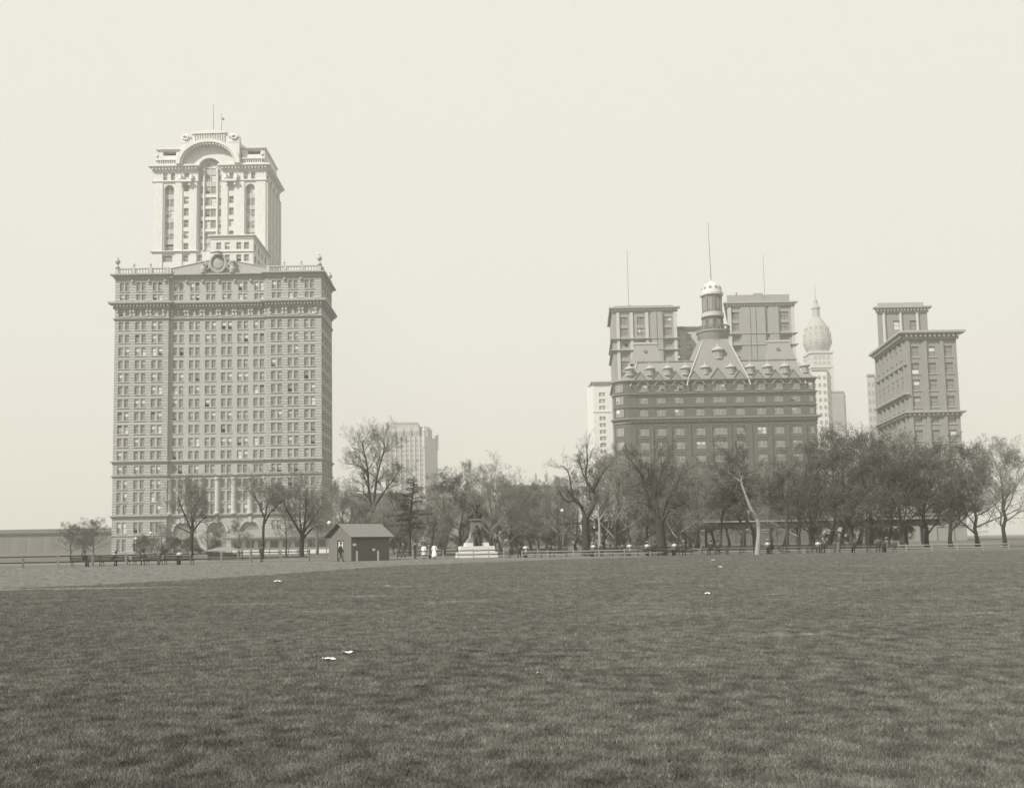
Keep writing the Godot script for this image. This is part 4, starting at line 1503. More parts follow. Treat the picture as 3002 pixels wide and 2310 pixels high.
	mb.raise(PackedVector2Array([Vector2(X.call(1144.0), -2.5), Vector2(X.call(1232.0), -2.5), Vector2(X.call(1240.0, 765.0), -16), Vector2(X.call(1156.0, 765.0), -16)]), y1 + 0.9, rtop, PackedVector2Array([Vector2(X.call(1152.0), -4.5), Vector2(X.call(1225.0), -4.5), Vector2(X.call(1231.0, 763.0), -13), Vector2(X.call(1160.0, 763.0), -13)]))
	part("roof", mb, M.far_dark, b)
	mb = MB.new()
	var stp := at(1245, 1253, 765).y
	mb.raise(PackedVector2Array([Vector2(X.call(1226.0, 762.0), -8), Vector2(X.call(1256.0, 762.0), -8), Vector2(X.call(1268.0, 772.0), -22), Vector2(X.call(1232.0, 772.0), -22)]), y1 + 0.9, stp, PackedVector2Array([Vector2(X.call(1226.0, 762.0), -10), Vector2(X.call(1253.0, 762.0), -10), Vector2(X.call(1260.0, 772.0), -20), Vector2(X.call(1232.0, 772.0), -20)]))
	part("rear_roof", mb, M.far_dark, b)
	mb = MB.new()
	mb.bx(X.call(1151.0), X.call(1226.0), rtop, rtop + 1.0, -12, -4.2)
	for n in 10: mb.bx(lerpf(X.call(1151.0), X.call(1226.0), n / 10.0), lerpf(X.call(1151.0), X.call(1226.0), n / 10.0) + 0.8, rtop + 1.0, rtop + 1.9, -4.8, -4.3)
	part("roof_crest", mb, M.far_dark, b)
	for q in [[1262.0, 768.0, 3.5], [1280.0, 774.0, 0.0]]:
		mb = MB.new()
		mb.lathe([Vector2(1.4, y1 - 8), Vector2(1.4, y1 + 3 + q[2]), Vector2(1.8, y1 + 3.2 + q[2]), Vector2(0, y1 + 7.5 + q[2])], 8, Vector3(X.call(q[0], q[1]), 0, -(q[1] - 750.0)))
		part("corner_turret", mb, M.far_stone, b)
	for q in [1150.0, 1173.0, 1196.0, 1219.0]:
		mb = MB.new()
		var x: float = X.call(q)
		mb.bx(x - 2.2, x + 2.2, y1, y1 + 6.2, -5.5, -0.2)
		mb.prism(PackedVector2Array([Vector2(x - 2.5, y1 + 6.2), Vector2(x + 2.5, y1 + 6.2), Vector2(x, y1 + 9.2)]), -6.0, -0.1)
		var dm := part("dormer", mb, M.far_stone, b)
		for s in [-1.0, 1.0]:
			mb = MB.new()
			mb.bx(x + s * 1.0 - 0.6, x + s * 1.0 + 0.6, y1 + 1.4, y1 + 5.0, -0.4, -0.08)
			part("pane", mb, M.glass, dm)
	for q in [[1131.0, 0.0], [1243.0, 0.0]]:
		mb = MB.new()
		mb.lathe([Vector2(1.5, y1 - 8), Vector2(1.5, y1 + 5), Vector2(1.9, y1 + 5.2), Vector2(0, y1 + 10)], 8, Vector3(X.call(q[0]), 0, 0))
		part("corner_turret", mb, M.far_stone, b)
	# pinnacled top far off between the trees
	d = 520.0
	b = thing("pinnacled_building", "small far building with two pinnacles above the trees, left of the slim white building", "building", Vector3(at(1590, 1400, d).x, 0, -d))
	var pt := at(1590, 1412, d).y
	mb = MB.new()
	mb.bx(-4.5, 20, 0, pt, -18, 0)
	part("wall", mb, M.far_stone, b)
	for q in [[-3.6, 5.6, 0.7], [2.4, 6.4, 0.7], [12.0, 3.4, 1.2]]:
		mb = MB.new()
		mb.bx(q[0] - q[2], q[0] + q[2], pt, pt + q[1] * 0.7, -3, -1.0)
		mb.lathe([Vector2(q[2] * 1.2, pt + q[1] * 0.7), Vector2(0, pt + q[1])], 4, Vector3(q[0], 0, -2), PI / 4, PI / 4 + TAU)
		part("pinnacle", mb, M.far_dark, b)
	win = MB.new()
	for r in 6:
		for n in 6: win.bx(-3.2 + n * 4.0, -1.4 + n * 4.0, pt - 5 - r * 4, pt - 2.5 - r * 4, -0.1, 0.1)
	part("windows", win, M.far_glass, b).set_meta("kind", "stuff")
	# low roofs glimpsed through the trees
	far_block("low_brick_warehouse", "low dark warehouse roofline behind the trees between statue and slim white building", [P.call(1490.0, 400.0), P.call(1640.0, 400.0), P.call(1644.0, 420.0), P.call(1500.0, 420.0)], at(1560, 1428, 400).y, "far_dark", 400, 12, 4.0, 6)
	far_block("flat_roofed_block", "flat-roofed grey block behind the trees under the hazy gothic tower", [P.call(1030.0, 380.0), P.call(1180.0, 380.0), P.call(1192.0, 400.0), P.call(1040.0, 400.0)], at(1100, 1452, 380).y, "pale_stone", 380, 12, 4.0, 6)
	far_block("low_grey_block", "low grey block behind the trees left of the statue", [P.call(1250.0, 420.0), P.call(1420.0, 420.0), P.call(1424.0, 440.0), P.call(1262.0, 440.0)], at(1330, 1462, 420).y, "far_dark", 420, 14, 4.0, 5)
	# long pier shed on the far left
	b = thing("pier_shed", "long low dark pier shed at the far left beyond the banded block", "building", Vector3(at(190, 1600, 350).x, 0, -350))
	var ph := at(270, 1553, 350).y
	mb = MB.new()
	mb.bx(-70, 18, 0, ph - 1.2, -25, 0)
	part("wall", mb, M.frame_dark, b)
	mb = MB.new()
	mb.prism(PackedVector2Array([Vector2(-0.8, ph - 1.2), Vector2(-0.8, ph - 0.8), Vector2(-12.5, ph + 0.8), Vector2(-25.8, ph - 0.8), Vector2(-25.8, ph - 1.2)]), -70, 18)
	mb.t = Transform3D()
	var roof := MB.new()
	roof.t = Transform3D(Basis(Vector3(0, 0, 1), Vector3.UP, Vector3(-1, 0, 0)), Vector3.ZERO)
	roof.prism(PackedVector2Array([Vector2(0.8, ph - 1.2), Vector2(0.8, ph - 0.8), Vector2(-12.5, ph + 0.8), Vector2(-25.8, ph - 0.8), Vector2(-25.8, ph - 1.2)]), -18.5, 70.5)
	part("roof", roof, M.roof_dark, b)
	for n in 14:
		mb = MB.new()
		mb.bx(-66.0 + n * 6.0, -62.5 + n * 6.0, 1.0, ph - 2.4, -0.2, 0.06)
		part("loading_door", mb, M.board, b)


# ---------------------------------------------------------------- the corner building at the right edge
func build_corner_building() -> void:
	var x := 120.3
	var b := thing("corner_building", "tall stone building at the right edge with receding cornices", "building", Vector3(x, 0, -282))
	var h1 := at(2572, 1032, 280).y
	var h2 := at(2590, 916, 282).y
	# long wall that runs towards the camera: local x along it, outward to the left
	var turn := Basis(Vector3(-0.152, 0, 0.9884), Vector3.UP, Vector3(-0.9884, 0, -0.152))
	var xf := Transform3D(turn, Vector3.ZERO)
	var long := 30.0
	var holes := []
	for r in 11:
		for c in 6: holes.append([1.9 + c * 4.7, h1 - 7.0 - r * 4.6, 2.0, 2.9])
	var mb := MB.new()
	mb.t = xf
	mb.wall(0, long, 0, h1, holes, 0.6)
	part("street_wall", mb, M.corner_stone, b)
	for h in holes: add_window(b, xf, h[0], h[1], h[2], h[3], 1, -0.4, "frame_dark", 0.25, 0.05)
	for q in [[h1, 2.2, 1.8, 1.2], [h1 - 17.0, 1.2, 1.1, 0.0], [h1 - 22.0, 1.4, 1.2, 1.2], [h1 - 35.0, 1.2, 1.0, 0.0], [h1 - 9.0, 0.6, 0.5, 0.0]]:
		mb = MB.new()
		mb.t = xf
		cornice(mb, 0.5, long, q[0], q[1], q[2], q[3])
		part("cornice", mb, M.cornice_stone, b)
	mb = MB.new()
	mb.raise(PackedVector2Array([Vector2(0.6, 0.3), Vector2(-3.9, 29.4), Vector2(9.5, 29.4), Vector2(13.5, 0.3)]), h1 - 0.8, h1 - 0.1)
	part("roof", mb, M.roof_dark, b)
	mb = MB.new()
	mb.t = Transform3D(Basis(), Vector3(-4.56, 0, 29.65))
	var fh := []
	for r in 11:
		for c in 3: fh.append([1.6 + c * 4.6, h1 - 7.0 - r * 4.6, 2.0, 2.9])
	mb.wall(0, 14, 0, h1, fh, 0.6)
	mb.quad(Vector3(14, 0, 0), Vector3(18.5, 0, -29), Vector3(18.5, h1, -29), Vector3(14, h1, 0))
	part("front_wall", mb, M.corner_stone, b)
	for h in fh: add_window(b, Transform3D(Basis(), Vector3(-4.56, 0, 29.65)), h[0], h[1], h[2], h[3], 1, -0.4, "frame_dark", 0.25, 0.05)
	mb = MB.new()
	mb.t = Transform3D(Basis(), Vector3(-4.56, 0, 29.65))
	for q in [[h1, 2.2, 1.8, 1.2], [h1 - 22.0, 1.4, 1.2, 1.2]]: cornice(mb, 0.0, 14.0, q[0] - 0.004, q[1], q[2] - 0.003, q[3])
	part("front_cornice", mb, M.cornice_stone, b)
	for c in 7:
		mb = MB.new()
		mb.t = xf
		mb.bx(-0.1 + c * 4.7 if c else 0.0, 0.75 + c * 4.7, 0, h1 - 2.3, 0, 0.4)
		part("pier", mb, M.corner_stone, b)
	for c in 3:
		mb = MB.new()
		mb.t = Transform3D(Basis(), Vector3(-4.56, 0, 29.65))
		mb.bx(0.15 + c * 4.6, 1.1 + c * 4.6, 0, h1 - 2.3, 0, 0.4)
		part("pier", mb, M.corner_stone, b)
	for h in fh + holes:
		mb = MB.new()
		mb.t = Transform3D(Basis(), Vector3(-4.56, 0, 29.65)) if h in fh else xf
		mb.bx(h[0] - 0.2, h[0] + h[2] + 0.2, h[1] - 0.3, h[1] - 0.003, -0.3, 0.2)
		part("window_sill", mb, M.cornice_stone, b)
	# the higher block at its far end
	var k := Transform3D(Basis(), Vector3(-1.6, 0, 6.0))
	mb = MB.new()
	mb.t = k
	var th := []
	for r in 2:
		for c in 2: th.append([4.6 + c * 5.0, h1 + 1.5 + r * 4.4, 2.2, 2.7])
	mb.wall(0, 15, h1 - 0.5, h2, th, 0.6)
	mb.quad(Vector3(10.0, h1 - 0.5, -22), Vector3(0, h1 - 0.5, 0), Vector3(0, h2, 0), Vector3(10.0, h2, -22))
	mb.quad(Vector3(15, h1 - 0.5, 0), Vector3(15, h1 - 0.5, -22), Vector3(15, h2, -22), Vector3(15, h2, 0))
	mb.quad(Vector3(15, h1 - 0.5, -22), Vector3(10.0, h1 - 0.5, -22), Vector3(10.0, h2, -22), Vector3(15, h2, -22))
	mb.raise(PackedVector2Array([Vector2(0.3, -0.7), Vector2(14.8, -0.7), Vector2(14.8, -21.8), Vector2(10.1, -21.8)]), h2 - 0.6, h2 - 0.03)
	part("tower_wall", mb, M.corner_stone, b)
	for h in th: add_window(b, k, h[0], h[1], h[2], h[3], 1, -0.4, "frame_dark", 0.6, 0.0)
	mb = MB.new()
	mb.t = k
	cornice(mb, 0, 15, h2 + 0.2, 1.8, 1.1, 1.0)
	mb.raise(PackedVector2Array([Vector2(0.5, -0.5), Vector2(14.3, -0.5), Vector2(14.3, -20), Vector2(9.5, -20)]), h2 + 0.2, h2 + 1.6)
	part("tower_cornice", mb, M.cornice_stone, b)
	for c in 3:
		mb = MB.new()
		mb.t = k
		mb.lathe([Vector2(0.5, h1), Vector2(0.42, h2 - 2.0), Vector2(0.6, h2 - 1.6)], 8, Vector3(2.0 + c * 5.0, 0, 0.1))
		part("column", mb, M.pale_stone, b)


# ---------------------------------------------------------------- elevated railway in front of the brick building
func build_viaduct() -> void:
	var d := 150.0
	var a := at(2040, 1560, d).x
	var z := at(2760, 1560, d).x
	var b := thing("elevated_railway", "dark steel elevated railway behind the trees below the turreted brick building", "viaduct", Vector3((a + z) / 2, 0, -d))
	var h := (z - a) / 2
	var y0 := at(2200, 1549, d).y
	var y1 := at(2200, 1530, d).y
	var mb := MB.new()
	mb.bx(-h, h, y0, y1, -0.25, 0.0)
	mb.bx(-h, h, y0, y1, -7.0, -6.75)
	mb.bx(-h, h, y0 + 0.3, y1 - 0.2, -6.75, -0.25)
	part("deck_girder", mb, M.steel, b)
	mb = MB.new()
	mb.bx(-h, h, y1 + 0.003, y1 + 0.16, -7.2, 0.25)
	part("walkway_planks", mb, M.canvas, b)
	var n := int(2 * h / 2.0)
	mb = MB.new()
	for i in n: mb.bx(-h + i * 2.0, -h + i * 2.0 + 0.12, y0, y1, 0.0, 0.1)
	part("stiffeners", mb, M.steel, b).set_meta("kind", "stuff")
	n = int(2 * h / 9.0)
	for i in n + 1:
		for zz in [-0.5, -6.5]:
			mb = MB.new()
			var x := -h + 0.5 + i * 9.0
			mb.bx(x - 0.22, x + 0.22, 0, y0, zz - 0.22, zz + 0.22)
			part("column", mb, M.steel, b)
	for yy in [0.5, 1.0]:
		mb = MB.new()
		mb.tube([Vector3(-h, y1 + yy, 0.1), Vector3(h, y1 + yy, 0.1)], [0.05, 0.05], 4)
		part("handrail", mb, M.steel, b)


# ---------------------------------------------------------------- low station house in front of the banded block
func build_station() -> void:
	var d := 200.0
	var x0 := at(678, 1600, d).x
	var x1 := at(965, 1600, d).x
	var w := x1 - x0
	var b := thing("station_house", "low whitewashed station house with light hipped roof before the banded block", "building", Vector3((x0 + x1) / 2, 0, -d))
	var eave := at(800, 1592, d).y + 0.6
	eave = 3.2
	var holes := []
	var n := 8
	for i in n: holes.append([-w / 2 + w * (i + 0.5) / n - 0.85, 1.35, 1.7, 1.45])
	var mb := MB.new()
	mb.wall(-w / 2, w / 2, 0, eave, holes, 0.3)
	mb.bx(-w / 2, w / 2, 0, eave - 0.02, -7.0, -0.5)
	part("wall", mb, M.plaster, b)
	for h in holes: add_window(b, Transform3D(), h[0], h[1], h[2], h[3], 2, -0.25, "frame_dark", 0.1, 0.1, 0, 0.1, 0.08)
	mb = MB.new()
	mb.raise(PackedVector2Array([Vector2(-w / 2 - 1.6, 1.6), Vector2(w / 2 + 1.6, 1.6), Vector2(w / 2 + 1.6, -8.6), Vector2(-w / 2 - 1.6, -8.6)]), eave + 0.35, eave + 2.1, PackedVector2Array([Vector2(-w / 2 + 2.4, -3.0), Vector2(w / 2 - 2.4, -3.0), Vector2(w / 2 - 2.4, -4.0), Vector2(-w / 2 + 2.4, -4.0)]))
	part("roof", mb, M.shed_roof, b)
	mb = MB.new()
	mb.bx(-w / 2 - 1.65, w / 2 + 1.65, eave, eave + 0.34, -8.65, 1.65)
	part("eave_board", mb, M.frame_dark, b)
	for i in 6:
		mb = MB.new()
		var x := -w / 2 + w * (i + 0.1) / 5.2
		mb.bx(x - 0.09, x + 0.09, 0, eave, 1.3, 1.48)
		part("porch_post", mb, M.frame_dark, b)
	# small canvas-roofed stall nearer the fence
	var sd := 112.0
	var sx := at(655, 1600, sd).x
	b = thing("canvas_stall", "low stall with pale canvas roof behind the fence, before the arched doorway", "stall", Vector3(sx, 0, -sd))
	mb = MB.new()
	mb.raise(PackedVector2Array([Vector2(-2.1, 1.0), Vector2(2.1, 1.0), Vector2(2.1, -1.4), Vector2(-2.1, -1.4)]), 1.15, 1.6, PackedVector2Array([Vector2(-0.7, -0.1), Vector2(0.7, -0.1), Vector2(0.7, -0.3), Vector2(-0.7, -0.3)]))
	part("canvas_roof", mb, M.shed_roof, b)
	mb = MB.new()
	mb.bx(-1.8, 1.8, 0.05, 0.75, 0.4, 0.5)
	mb.bx(-1.8, 1.8, 0.75, 0.8, -0.2, 0.7)
	part("counter", mb, M.board, b)
	for s in [-1.9, 1.9]:
		for q in [0.8, -1.2]:
			mb = MB.new()
			mb.bx(s - 0.05, s + 0.05, 0, 1.15, q - 0.05, q + 0.05)
			part("post", mb, M.post_wood, b)


# ---------------------------------------------------------------- wooden shed on the lawn's edge
func build_shed() -> void:
	var d := 92.0
	var c := at(1030, 1600, d).x            # the near corner stands here
	var W := 3.25
	var L := 5.1
	var H := 2.62
	var R := 1.12
	# local x runs along the gable front, local -z runs along the length; the gable faces left towards the camera
	var b := thing("shed", "small dark gabled wooden shed with pale sheet roof standing at the lawn edge", "shed", Vector3(c, 0, -d), deg_to_rad(-40.0))
	# near corner at the origin: the gable wall spans x -W..0 in the plane z = 0, the long wall runs back along z
	var mb := MB.new()
	var door := [-W / 2 - 0.42, 0.12, 0.84, 2.0]
	mb.wall(-W, 0, 0, H, [door], 0.12)
	mb.prism(PackedVector2Array([Vector2(-W, H), Vector2(0, H), Vector2(-W / 2, H + R)]), -0.1, 0.0)
	mb.quad(Vector3(-W, 0, -L), Vector3(-W, 0, 0), Vector3(-W, H, 0), Vector3(-W, H, -L))
	mb.quad(Vector3(0, 0, -L), Vector3(-W, 0, -L), Vector3(-W, H, -L), Vector3(0, H, -L))
	mb.quad(Vector3(0, 0, -0.1), Vector3(0, 0, -L), Vector3(0, H, -L), Vector3(0, H, -0.1))
	mb.prism(PackedVector2Array([Vector2(-W, H), Vector2(0, H), Vector2(-W / 2, H + R)]), -L, -L + 0.1)
	part("wall", mb, M.board, b)
	# boards of the gable front and the long side
	var rb := RandomNumberGenerator.new()
	rb.seed = 17
	for i in 12:
		var x := -W + i * W / 12
		var m := x + W / 24
		var dx := absf(m + W / 2)
		var peak := H + R * (1.0 - dx / (W / 2)) - 0.08
		mb = MB.new()
		if dx < 0.45:
			mb.bx(x + 0.008, x + W / 12 - 0.008, 2.16, peak, 0.0, 0.025 + rb.randf() * 0.008)
		else:
			mb.bx(x + 0.008, x + W / 12 - 0.008, 0.03, peak, 0.0, 0.025 + rb.randf() * 0.008)
		part("board", mb, M.board, b)
	for i in 12:
		var y := 0.03 + i * (H - 0.05) / 12
		mb = MB.new()
		mb.bx(0.0, 0.022 + rb.randf() * 0.012, y, y + (H - 0.05) / 12 - 0.014, -L + 0.02, -0.03)
		part("board", mb, M.board, b)
	mb = MB.new()
	mb.bx(door[0] - 0.1, door[0], 0.03, 2.14, 0.0, 0.06)
	mb.bx(door[0] + door[2], door[0] + door[2] + 0.1, 0.03, 2.14, 0.0, 0.06)
	mb.bx(door[0], door[0] + door[2], 2.06, 2.16, 0.0, 0.06)
	part("door_frame", mb, M.board, b)
	mb = MB.new()
	mb.bx(door[0], door[0] + door[2], 0.12, 1.2, -0.11, -0.06)
	var dr := part("door", mb, M.board, b)
	mb = MB.new()
	mb.bx(door[0] + 0.05, door[0] + door[2] - 0.05, 1.22, 2.0, -0.1, -0.07)
	part("pane", mb, M.blind, dr)
	mb = MB.new()
	mb.bx(-W / 2 - 0.2, -W / 2 + 0.2, H + 0.28, H + 0.72, 0.03, 0.06)
	part("gable_vent", mb, M.frame_dark, b)
	# roof: two slopes of sheets with raised seams
	for s in [-1.0, 1.0]:
		var slope := Vector2(W / 2 + 0.42, -R * (W / 2 + 0.42) / (W / 2))
		var run := slope.length()
		var ang := atan2(slope.y, slope.x)
		for i in 9:
			mb = MB.new()
			var z0 := 0.45 - (L + 0.8) * i / 9
			var z1 := 0.45 - (L + 0.8) * (i + 1) / 9
			mb.t = Transform3D(Basis(Vector3.BACK, ang) if s > 0 else Basis(Vector3.BACK, -ang) * Basis(Vector3.UP, PI), Vector3(-W / 2, H + R + 0.02, 0.0 if s > 0 else 0.0))
			if s < 0:
				var q := z0
				z0 = -z1
				z1 = -q
				mb.bx(0, run, 0.0, 0.035, z0 + 0.006, z1 - 0.006)
				mb.bx(0, run, 0.035, 0.06, z0 + 0.006, z0 + 0.05)
			else:
				mb.bx(0, run, 0.0, 0.035, z1 + 0.006, z0 - 0.006)
				mb.bx(0, run, 0.035, 0.06, z1 + 0.006, z1 + 0.05)
			part("roof_sheet", mb, M.shed_roof, b)
	mb = MB.new()
	mb.bx(-W / 2 - 0.1, -W / 2 + 0.1, H + R + 0.03, H + R + 0.09, -L - 0.36, 0.46)
	part("ridge_cap", mb, M.shed_roof, b)
	for q in [Vector3(0.05, 1.62, -0.35), Vector3(0.05, 1.1, -2.9)]:
		mb = MB.new()
		mb.t = Transform3D(Basis(), q)
		mb.bx(0.0, 0.02, -0.12, 0.12, -0.2, 0.2)
		part("notice", mb, M.paper, b)


# ---------------------------------------------------------------- monument: stepped base, pedestal, bronze figure and bust
func build_statue() -> void:
	var d := 103.0
	var c := at(1396, 1600, d).x
	var b := thing("monument", "bronze monument on white stepped stone base among the trees", "statue", Vector3(c, 0, -d), 0.12)
	b.scale = Vector3.ONE * 1.08
	for q in [[2.0, 0.0, 0.55, 1.7], [1.75, 0.55, 1.15, 1.5], [1.2, 1.15, 1.5, 1.1]]:
		var mb := MB.new()
		mb.raise(PackedVector2Array([Vector2(-q[0], q[3]), Vector2(q[0], q[3]), Vector2(q[0], -q[3]), Vector2(-q[0], -q[3])]), q[1], q[2], PackedVector2Array([Vector2(-q[0] + 0.05, q[3] - 0.05), Vector2(q[0] - 0.05, q[3] - 0.05), Vector2(q[0] - 0.05, -q[3] + 0.05), Vector2(-q[0] + 0.05, -q[3] + 0.05)]))
		part("step", mb, M.marble, b)
	var mb := MB.new()
	mb.raise(PackedVector2Array([Vector2(-0.95, 0.85), Vector2(0.95, 0.85), Vector2(0.95, -0.85), Vector2(-0.95, -0.85)]), 1.5, 2.0, PackedVector2Array([Vector2(-0.6, 0.55), Vector2(0.6, 0.55), Vector2(0.6, -0.55), Vector2(-0.6, -0.55)]))
	mb.raise(PackedVector2Array([Vector2(-0.6, 0.55), Vector2(0.6, 0.55), Vector2(0.6, -0.55), Vector2(-0.6, -0.55)]), 2.0, 3.75, PackedVector2Array([Vector2(-0.44, 0.4), Vector2(0.44, 0.4), Vector2(0.44, -0.4), Vector2(-0.44, -0.4)]))
	mb.bx(-0.6, 0.6, 3.75, 3.92, -0.55, 0.55)
	part("pedestal", mb, M.granite, b)
	for sg in [-1.0, 1.0]:
		mb = MB.new()
		mb.prism(PackedVector2Array([Vector2(sg * 0.5, 1.5), Vector2(sg * 1.1, 1.5), Vector2(sg * 0.92, 1.8), Vector2(sg * 0.72, 2.0), Vector2(sg * 0.62, 2.5), Vector2(sg * 0.5, 2.6)]), -0.3, 0.3)
		part("buttress", mb, M.cornice_stone, b)
	# seated allegorical figure on the front of the pedestal
	var bones := [
		[Vector3(0.0, 2.15, 0.75), Vector3(0.0, 2.75, 0.66), 0.26, 0.25], [Vector3(0, 2.75, 0.66), Vector3(0, 2.95, 0.64), 0.16, 0.09],
		[Vector3(0, 3.1, 0.66), Vector3(0, 3.18, 0.67), 0.13, 0.13], [Vector3(-0.13, 2.1, 0.8), Vector3(-0.22, 1.85, 1.15), 0.19, 0.16],
		[Vector3(0.13, 2.1, 0.8), Vector3(0.2, 1.75, 1.1), 0.19, 0.16], [Vector3(-0.22, 1.85, 1.15), Vector3(-0.25, 1.2, 1.2), 0.16, 0.18],
		[Vector3(0.2, 1.75, 1.1), Vector3(0.25, 1.2, 1.15), 0.16, 0.2], [Vector3(-0.26, 2.75, 0.66), Vector3(-0.42, 2.4, 0.8), 0.1, 0.08],
		[Vector3(-0.42, 2.4, 0.8), Vector3(-0.3, 2.15, 1.05), 0.08, 0.06], [Vector3(0.26, 2.75, 0.66), Vector3(0.45, 2.5, 0.75), 0.1, 0.08],
		[Vector3(0.45, 2.5, 0.75), Vector3(0.5, 2.2, 0.95), 0.08, 0.06], [Vector3(0.0, 1.5, 0.95), Vector3(0.0, 2.0, 0.85), 0.3, 0.25]]
	var fb := MB.new()
	blob(fb, bones, 0.035, 0.09)
	part("seated_figure", fb, M.bronze, b)
	# bust of a bearded man in a broad cap on top
	bones = [
		[Vector3(-0.32, 4.2, 0.0), Vector3(0.32, 4.2, 0.0), 0.26, 0.26], [Vector3(0, 4.0, 0.02), Vector3(0, 4.35, 0.0), 0.34, 0.22],
		[Vector3(0, 4.35, 0.02), Vector3(0, 4.6, 0.04), 0.15, 0.15], [Vector3(0, 4.72, 0.05), Vector3(0, 4.86, 0.03), 0.21, 0.22],
		[Vector3(0, 4.55, 0.2), Vector3(0, 4.4, 0.24), 0.13, 0.07], [Vector3(0, 4.78, 0.25), Vector3(0, 4.73, 0.29), 0.03, 0.035],
		[Vector3(-0.24, 5.0, 0.02), Vector3(0.24, 5.02, 0.02), 0.13, 0.13]]
	for q in bones:
		for e in 2: q[e] = Vector3(0, 3.95, 0) + (q[e] - Vector3(0, 3.95, 0)) * 1.25
		for e in [2, 3]: q[e] *= 1.25
	fb = MB.new()
	blob(fb, bones, 0.035, 0.1)
	part("bust", fb, M.bronze, b)


# ---------------------------------------------------------------- smooth bodies: capsules joined by a smooth minimum, meshed as surface nets
func blob(mb: MB, bones: Array, cell: float, smooth: float, colors := []) -> void:
	var lo := Vector3.ONE * 1e9
	var hi := Vector3.ONE * -1e9
	for q in bones:
		var r: float = maxf(q[2], q[3]) + cell * 2
		lo = lo.min((q[0] as Vector3).min(q[1]) - Vector3.ONE * r)
		hi = hi.max((q[0] as Vector3).max(q[1]) + Vector3.ONE * r)
	var nx := int((hi.x - lo.x) / cell) + 2
	var ny := int((hi.y - lo.y) / cell) + 2
	var nz := int((hi.z - lo.z) / cell) + 2
	var f := PackedFloat32Array()
	f.resize(nx * ny * nz)
	f.fill(10.0)
	var best := PackedFloat32Array()
	best.resize(f.size())
	best.fill(10.0)
	var who := PackedInt32Array()
	who.resize(f.size())
	for bi in bones.size():
		var q: Array = bones[bi]
		var a: Vector3 = q[0]
		var b: Vector3 = q[1]
		var ra: float = q[2]
		var rb: float = q[3]
		var ab := b - a
		var ll := maxf(ab.length_squared(), 1e-9)
		var reach := maxf(ra, rb) + smooth + cell * 2
		var s0 := (a.min(b) - Vector3.ONE * reach - lo) / cell
		var s1 := (a.max(b) + Vector3.ONE * reach - lo) / cell
		for k in range(maxi(0, int(s0.z)), mini(nz, int(s1.z) + 1)):
			for j in range(maxi(0, int(s0.y)), mini(ny, int(s1.y) + 1)):
				for i in range(maxi(0, int(s0.x)), mini(nx, int(s1.x) + 1)):
					var p := lo + Vector3(i, j, k) * cell
					var t := clampf((p - a).dot(ab) / ll, 0.0, 1.0)
					var dd := (p - a - ab * t).length() - lerpf(ra, rb, t)
					var id := (k * ny + j) * nx + i
					if dd < best[id]:
						best[id] = dd
						who[id] = bi
					var g := f[id]
					var h := maxf(smooth - absf(g - dd), 0.0) / smooth
					f[id] = minf(g, dd) - h * h * smooth * 0.25
	var vid := {}
	var pos := PackedVector3Array()
	var tone := []
	for k in nz - 1:
		for j in ny - 1:
			for i in nx - 1:
				var id := (k * ny + j) * nx + i
				var inside := 0
				var sum := Vector3.ZERO
				var cnt := 0
				var vals := []
				for c in 8:
					var w := f[id + (c & 1) + ((c >> 1) & 1) * nx + ((c >> 2) & 1) * nx * ny]
					vals.append(w)
					if w < 0: inside += 1
				if inside == 0 or inside == 8: continue
				for e in [[0, 1], [2, 3], [4, 5], [6, 7], [0, 2], [1, 3], [4, 6], [5, 7], [0, 4], [1, 5], [2, 6], [3, 7]]:
					var va: float = vals[e[0]]
					var vb: float = vals[e[1]]
					if (va < 0) != (vb < 0):
						var t := va / (va - vb)
						var pa := Vector3(e[0] & 1, (e[0] >> 1) & 1, (e[0] >> 2) & 1)
						var pb := Vector3(e[1] & 1, (e[1] >> 1) & 1, (e[1] >> 2) & 1)
						sum += pa.lerp(pb, t)
						cnt += 1
				vid[id] = pos.size()
				pos.append(lo + (Vector3(i, j, k) + sum / cnt) * cell)
				tone.append(colors[who[id]] if colors.size() else Color.WHITE)
	var faces := []
	var nor := PackedVector3Array()
	nor.resize(pos.size())
	var step := [1, nx, nx * ny]
	for id in vid:
		for ax in 3:
			var u: int = step[(ax + 1) % 3]
			var w: int = step[(ax + 2) % 3]
			var s: int = step[ax]
			var in0 := f[id] < 0
			if in0 == (f[id + s] < 0): continue
			if not (vid.has(id - u) and vid.has(id - w) and vid.has(id - u - w)): continue
			var q := [vid[id], vid[id - u], vid[id - u - w], vid[id - w]]
			if not in0: q.reverse()
			faces.append(q)
			var fn := (pos[q[1]] - pos[q[0]]).cross(pos[q[2]] - pos[q[0]])
			for z in q: nor[z] += fn
	for i in nor.size(): nor[i] = nor[i].normalized()
	for q in faces:
		mb.col = tone[q[0]]
		mb.tri3(pos[q[0]], pos[q[1]], pos[q[2]], nor[q[0]], nor[q[1]], nor[q[2]])
		mb.tri3(pos[q[0]], pos[q[2]], pos[q[3]], nor[q[0]], nor[q[2]], nor[q[3]])
	mb.col = Color.WHITE


# ---------------------------------------------------------------- trees
var wood: MB            # trunk and main limbs
var crown: MB           # boughs and twigs
var fuzz: MB            # buds and young leaves
var tr := RandomNumberGenerator.new()
var bud_size := 0.07
var bud_share := 1.0

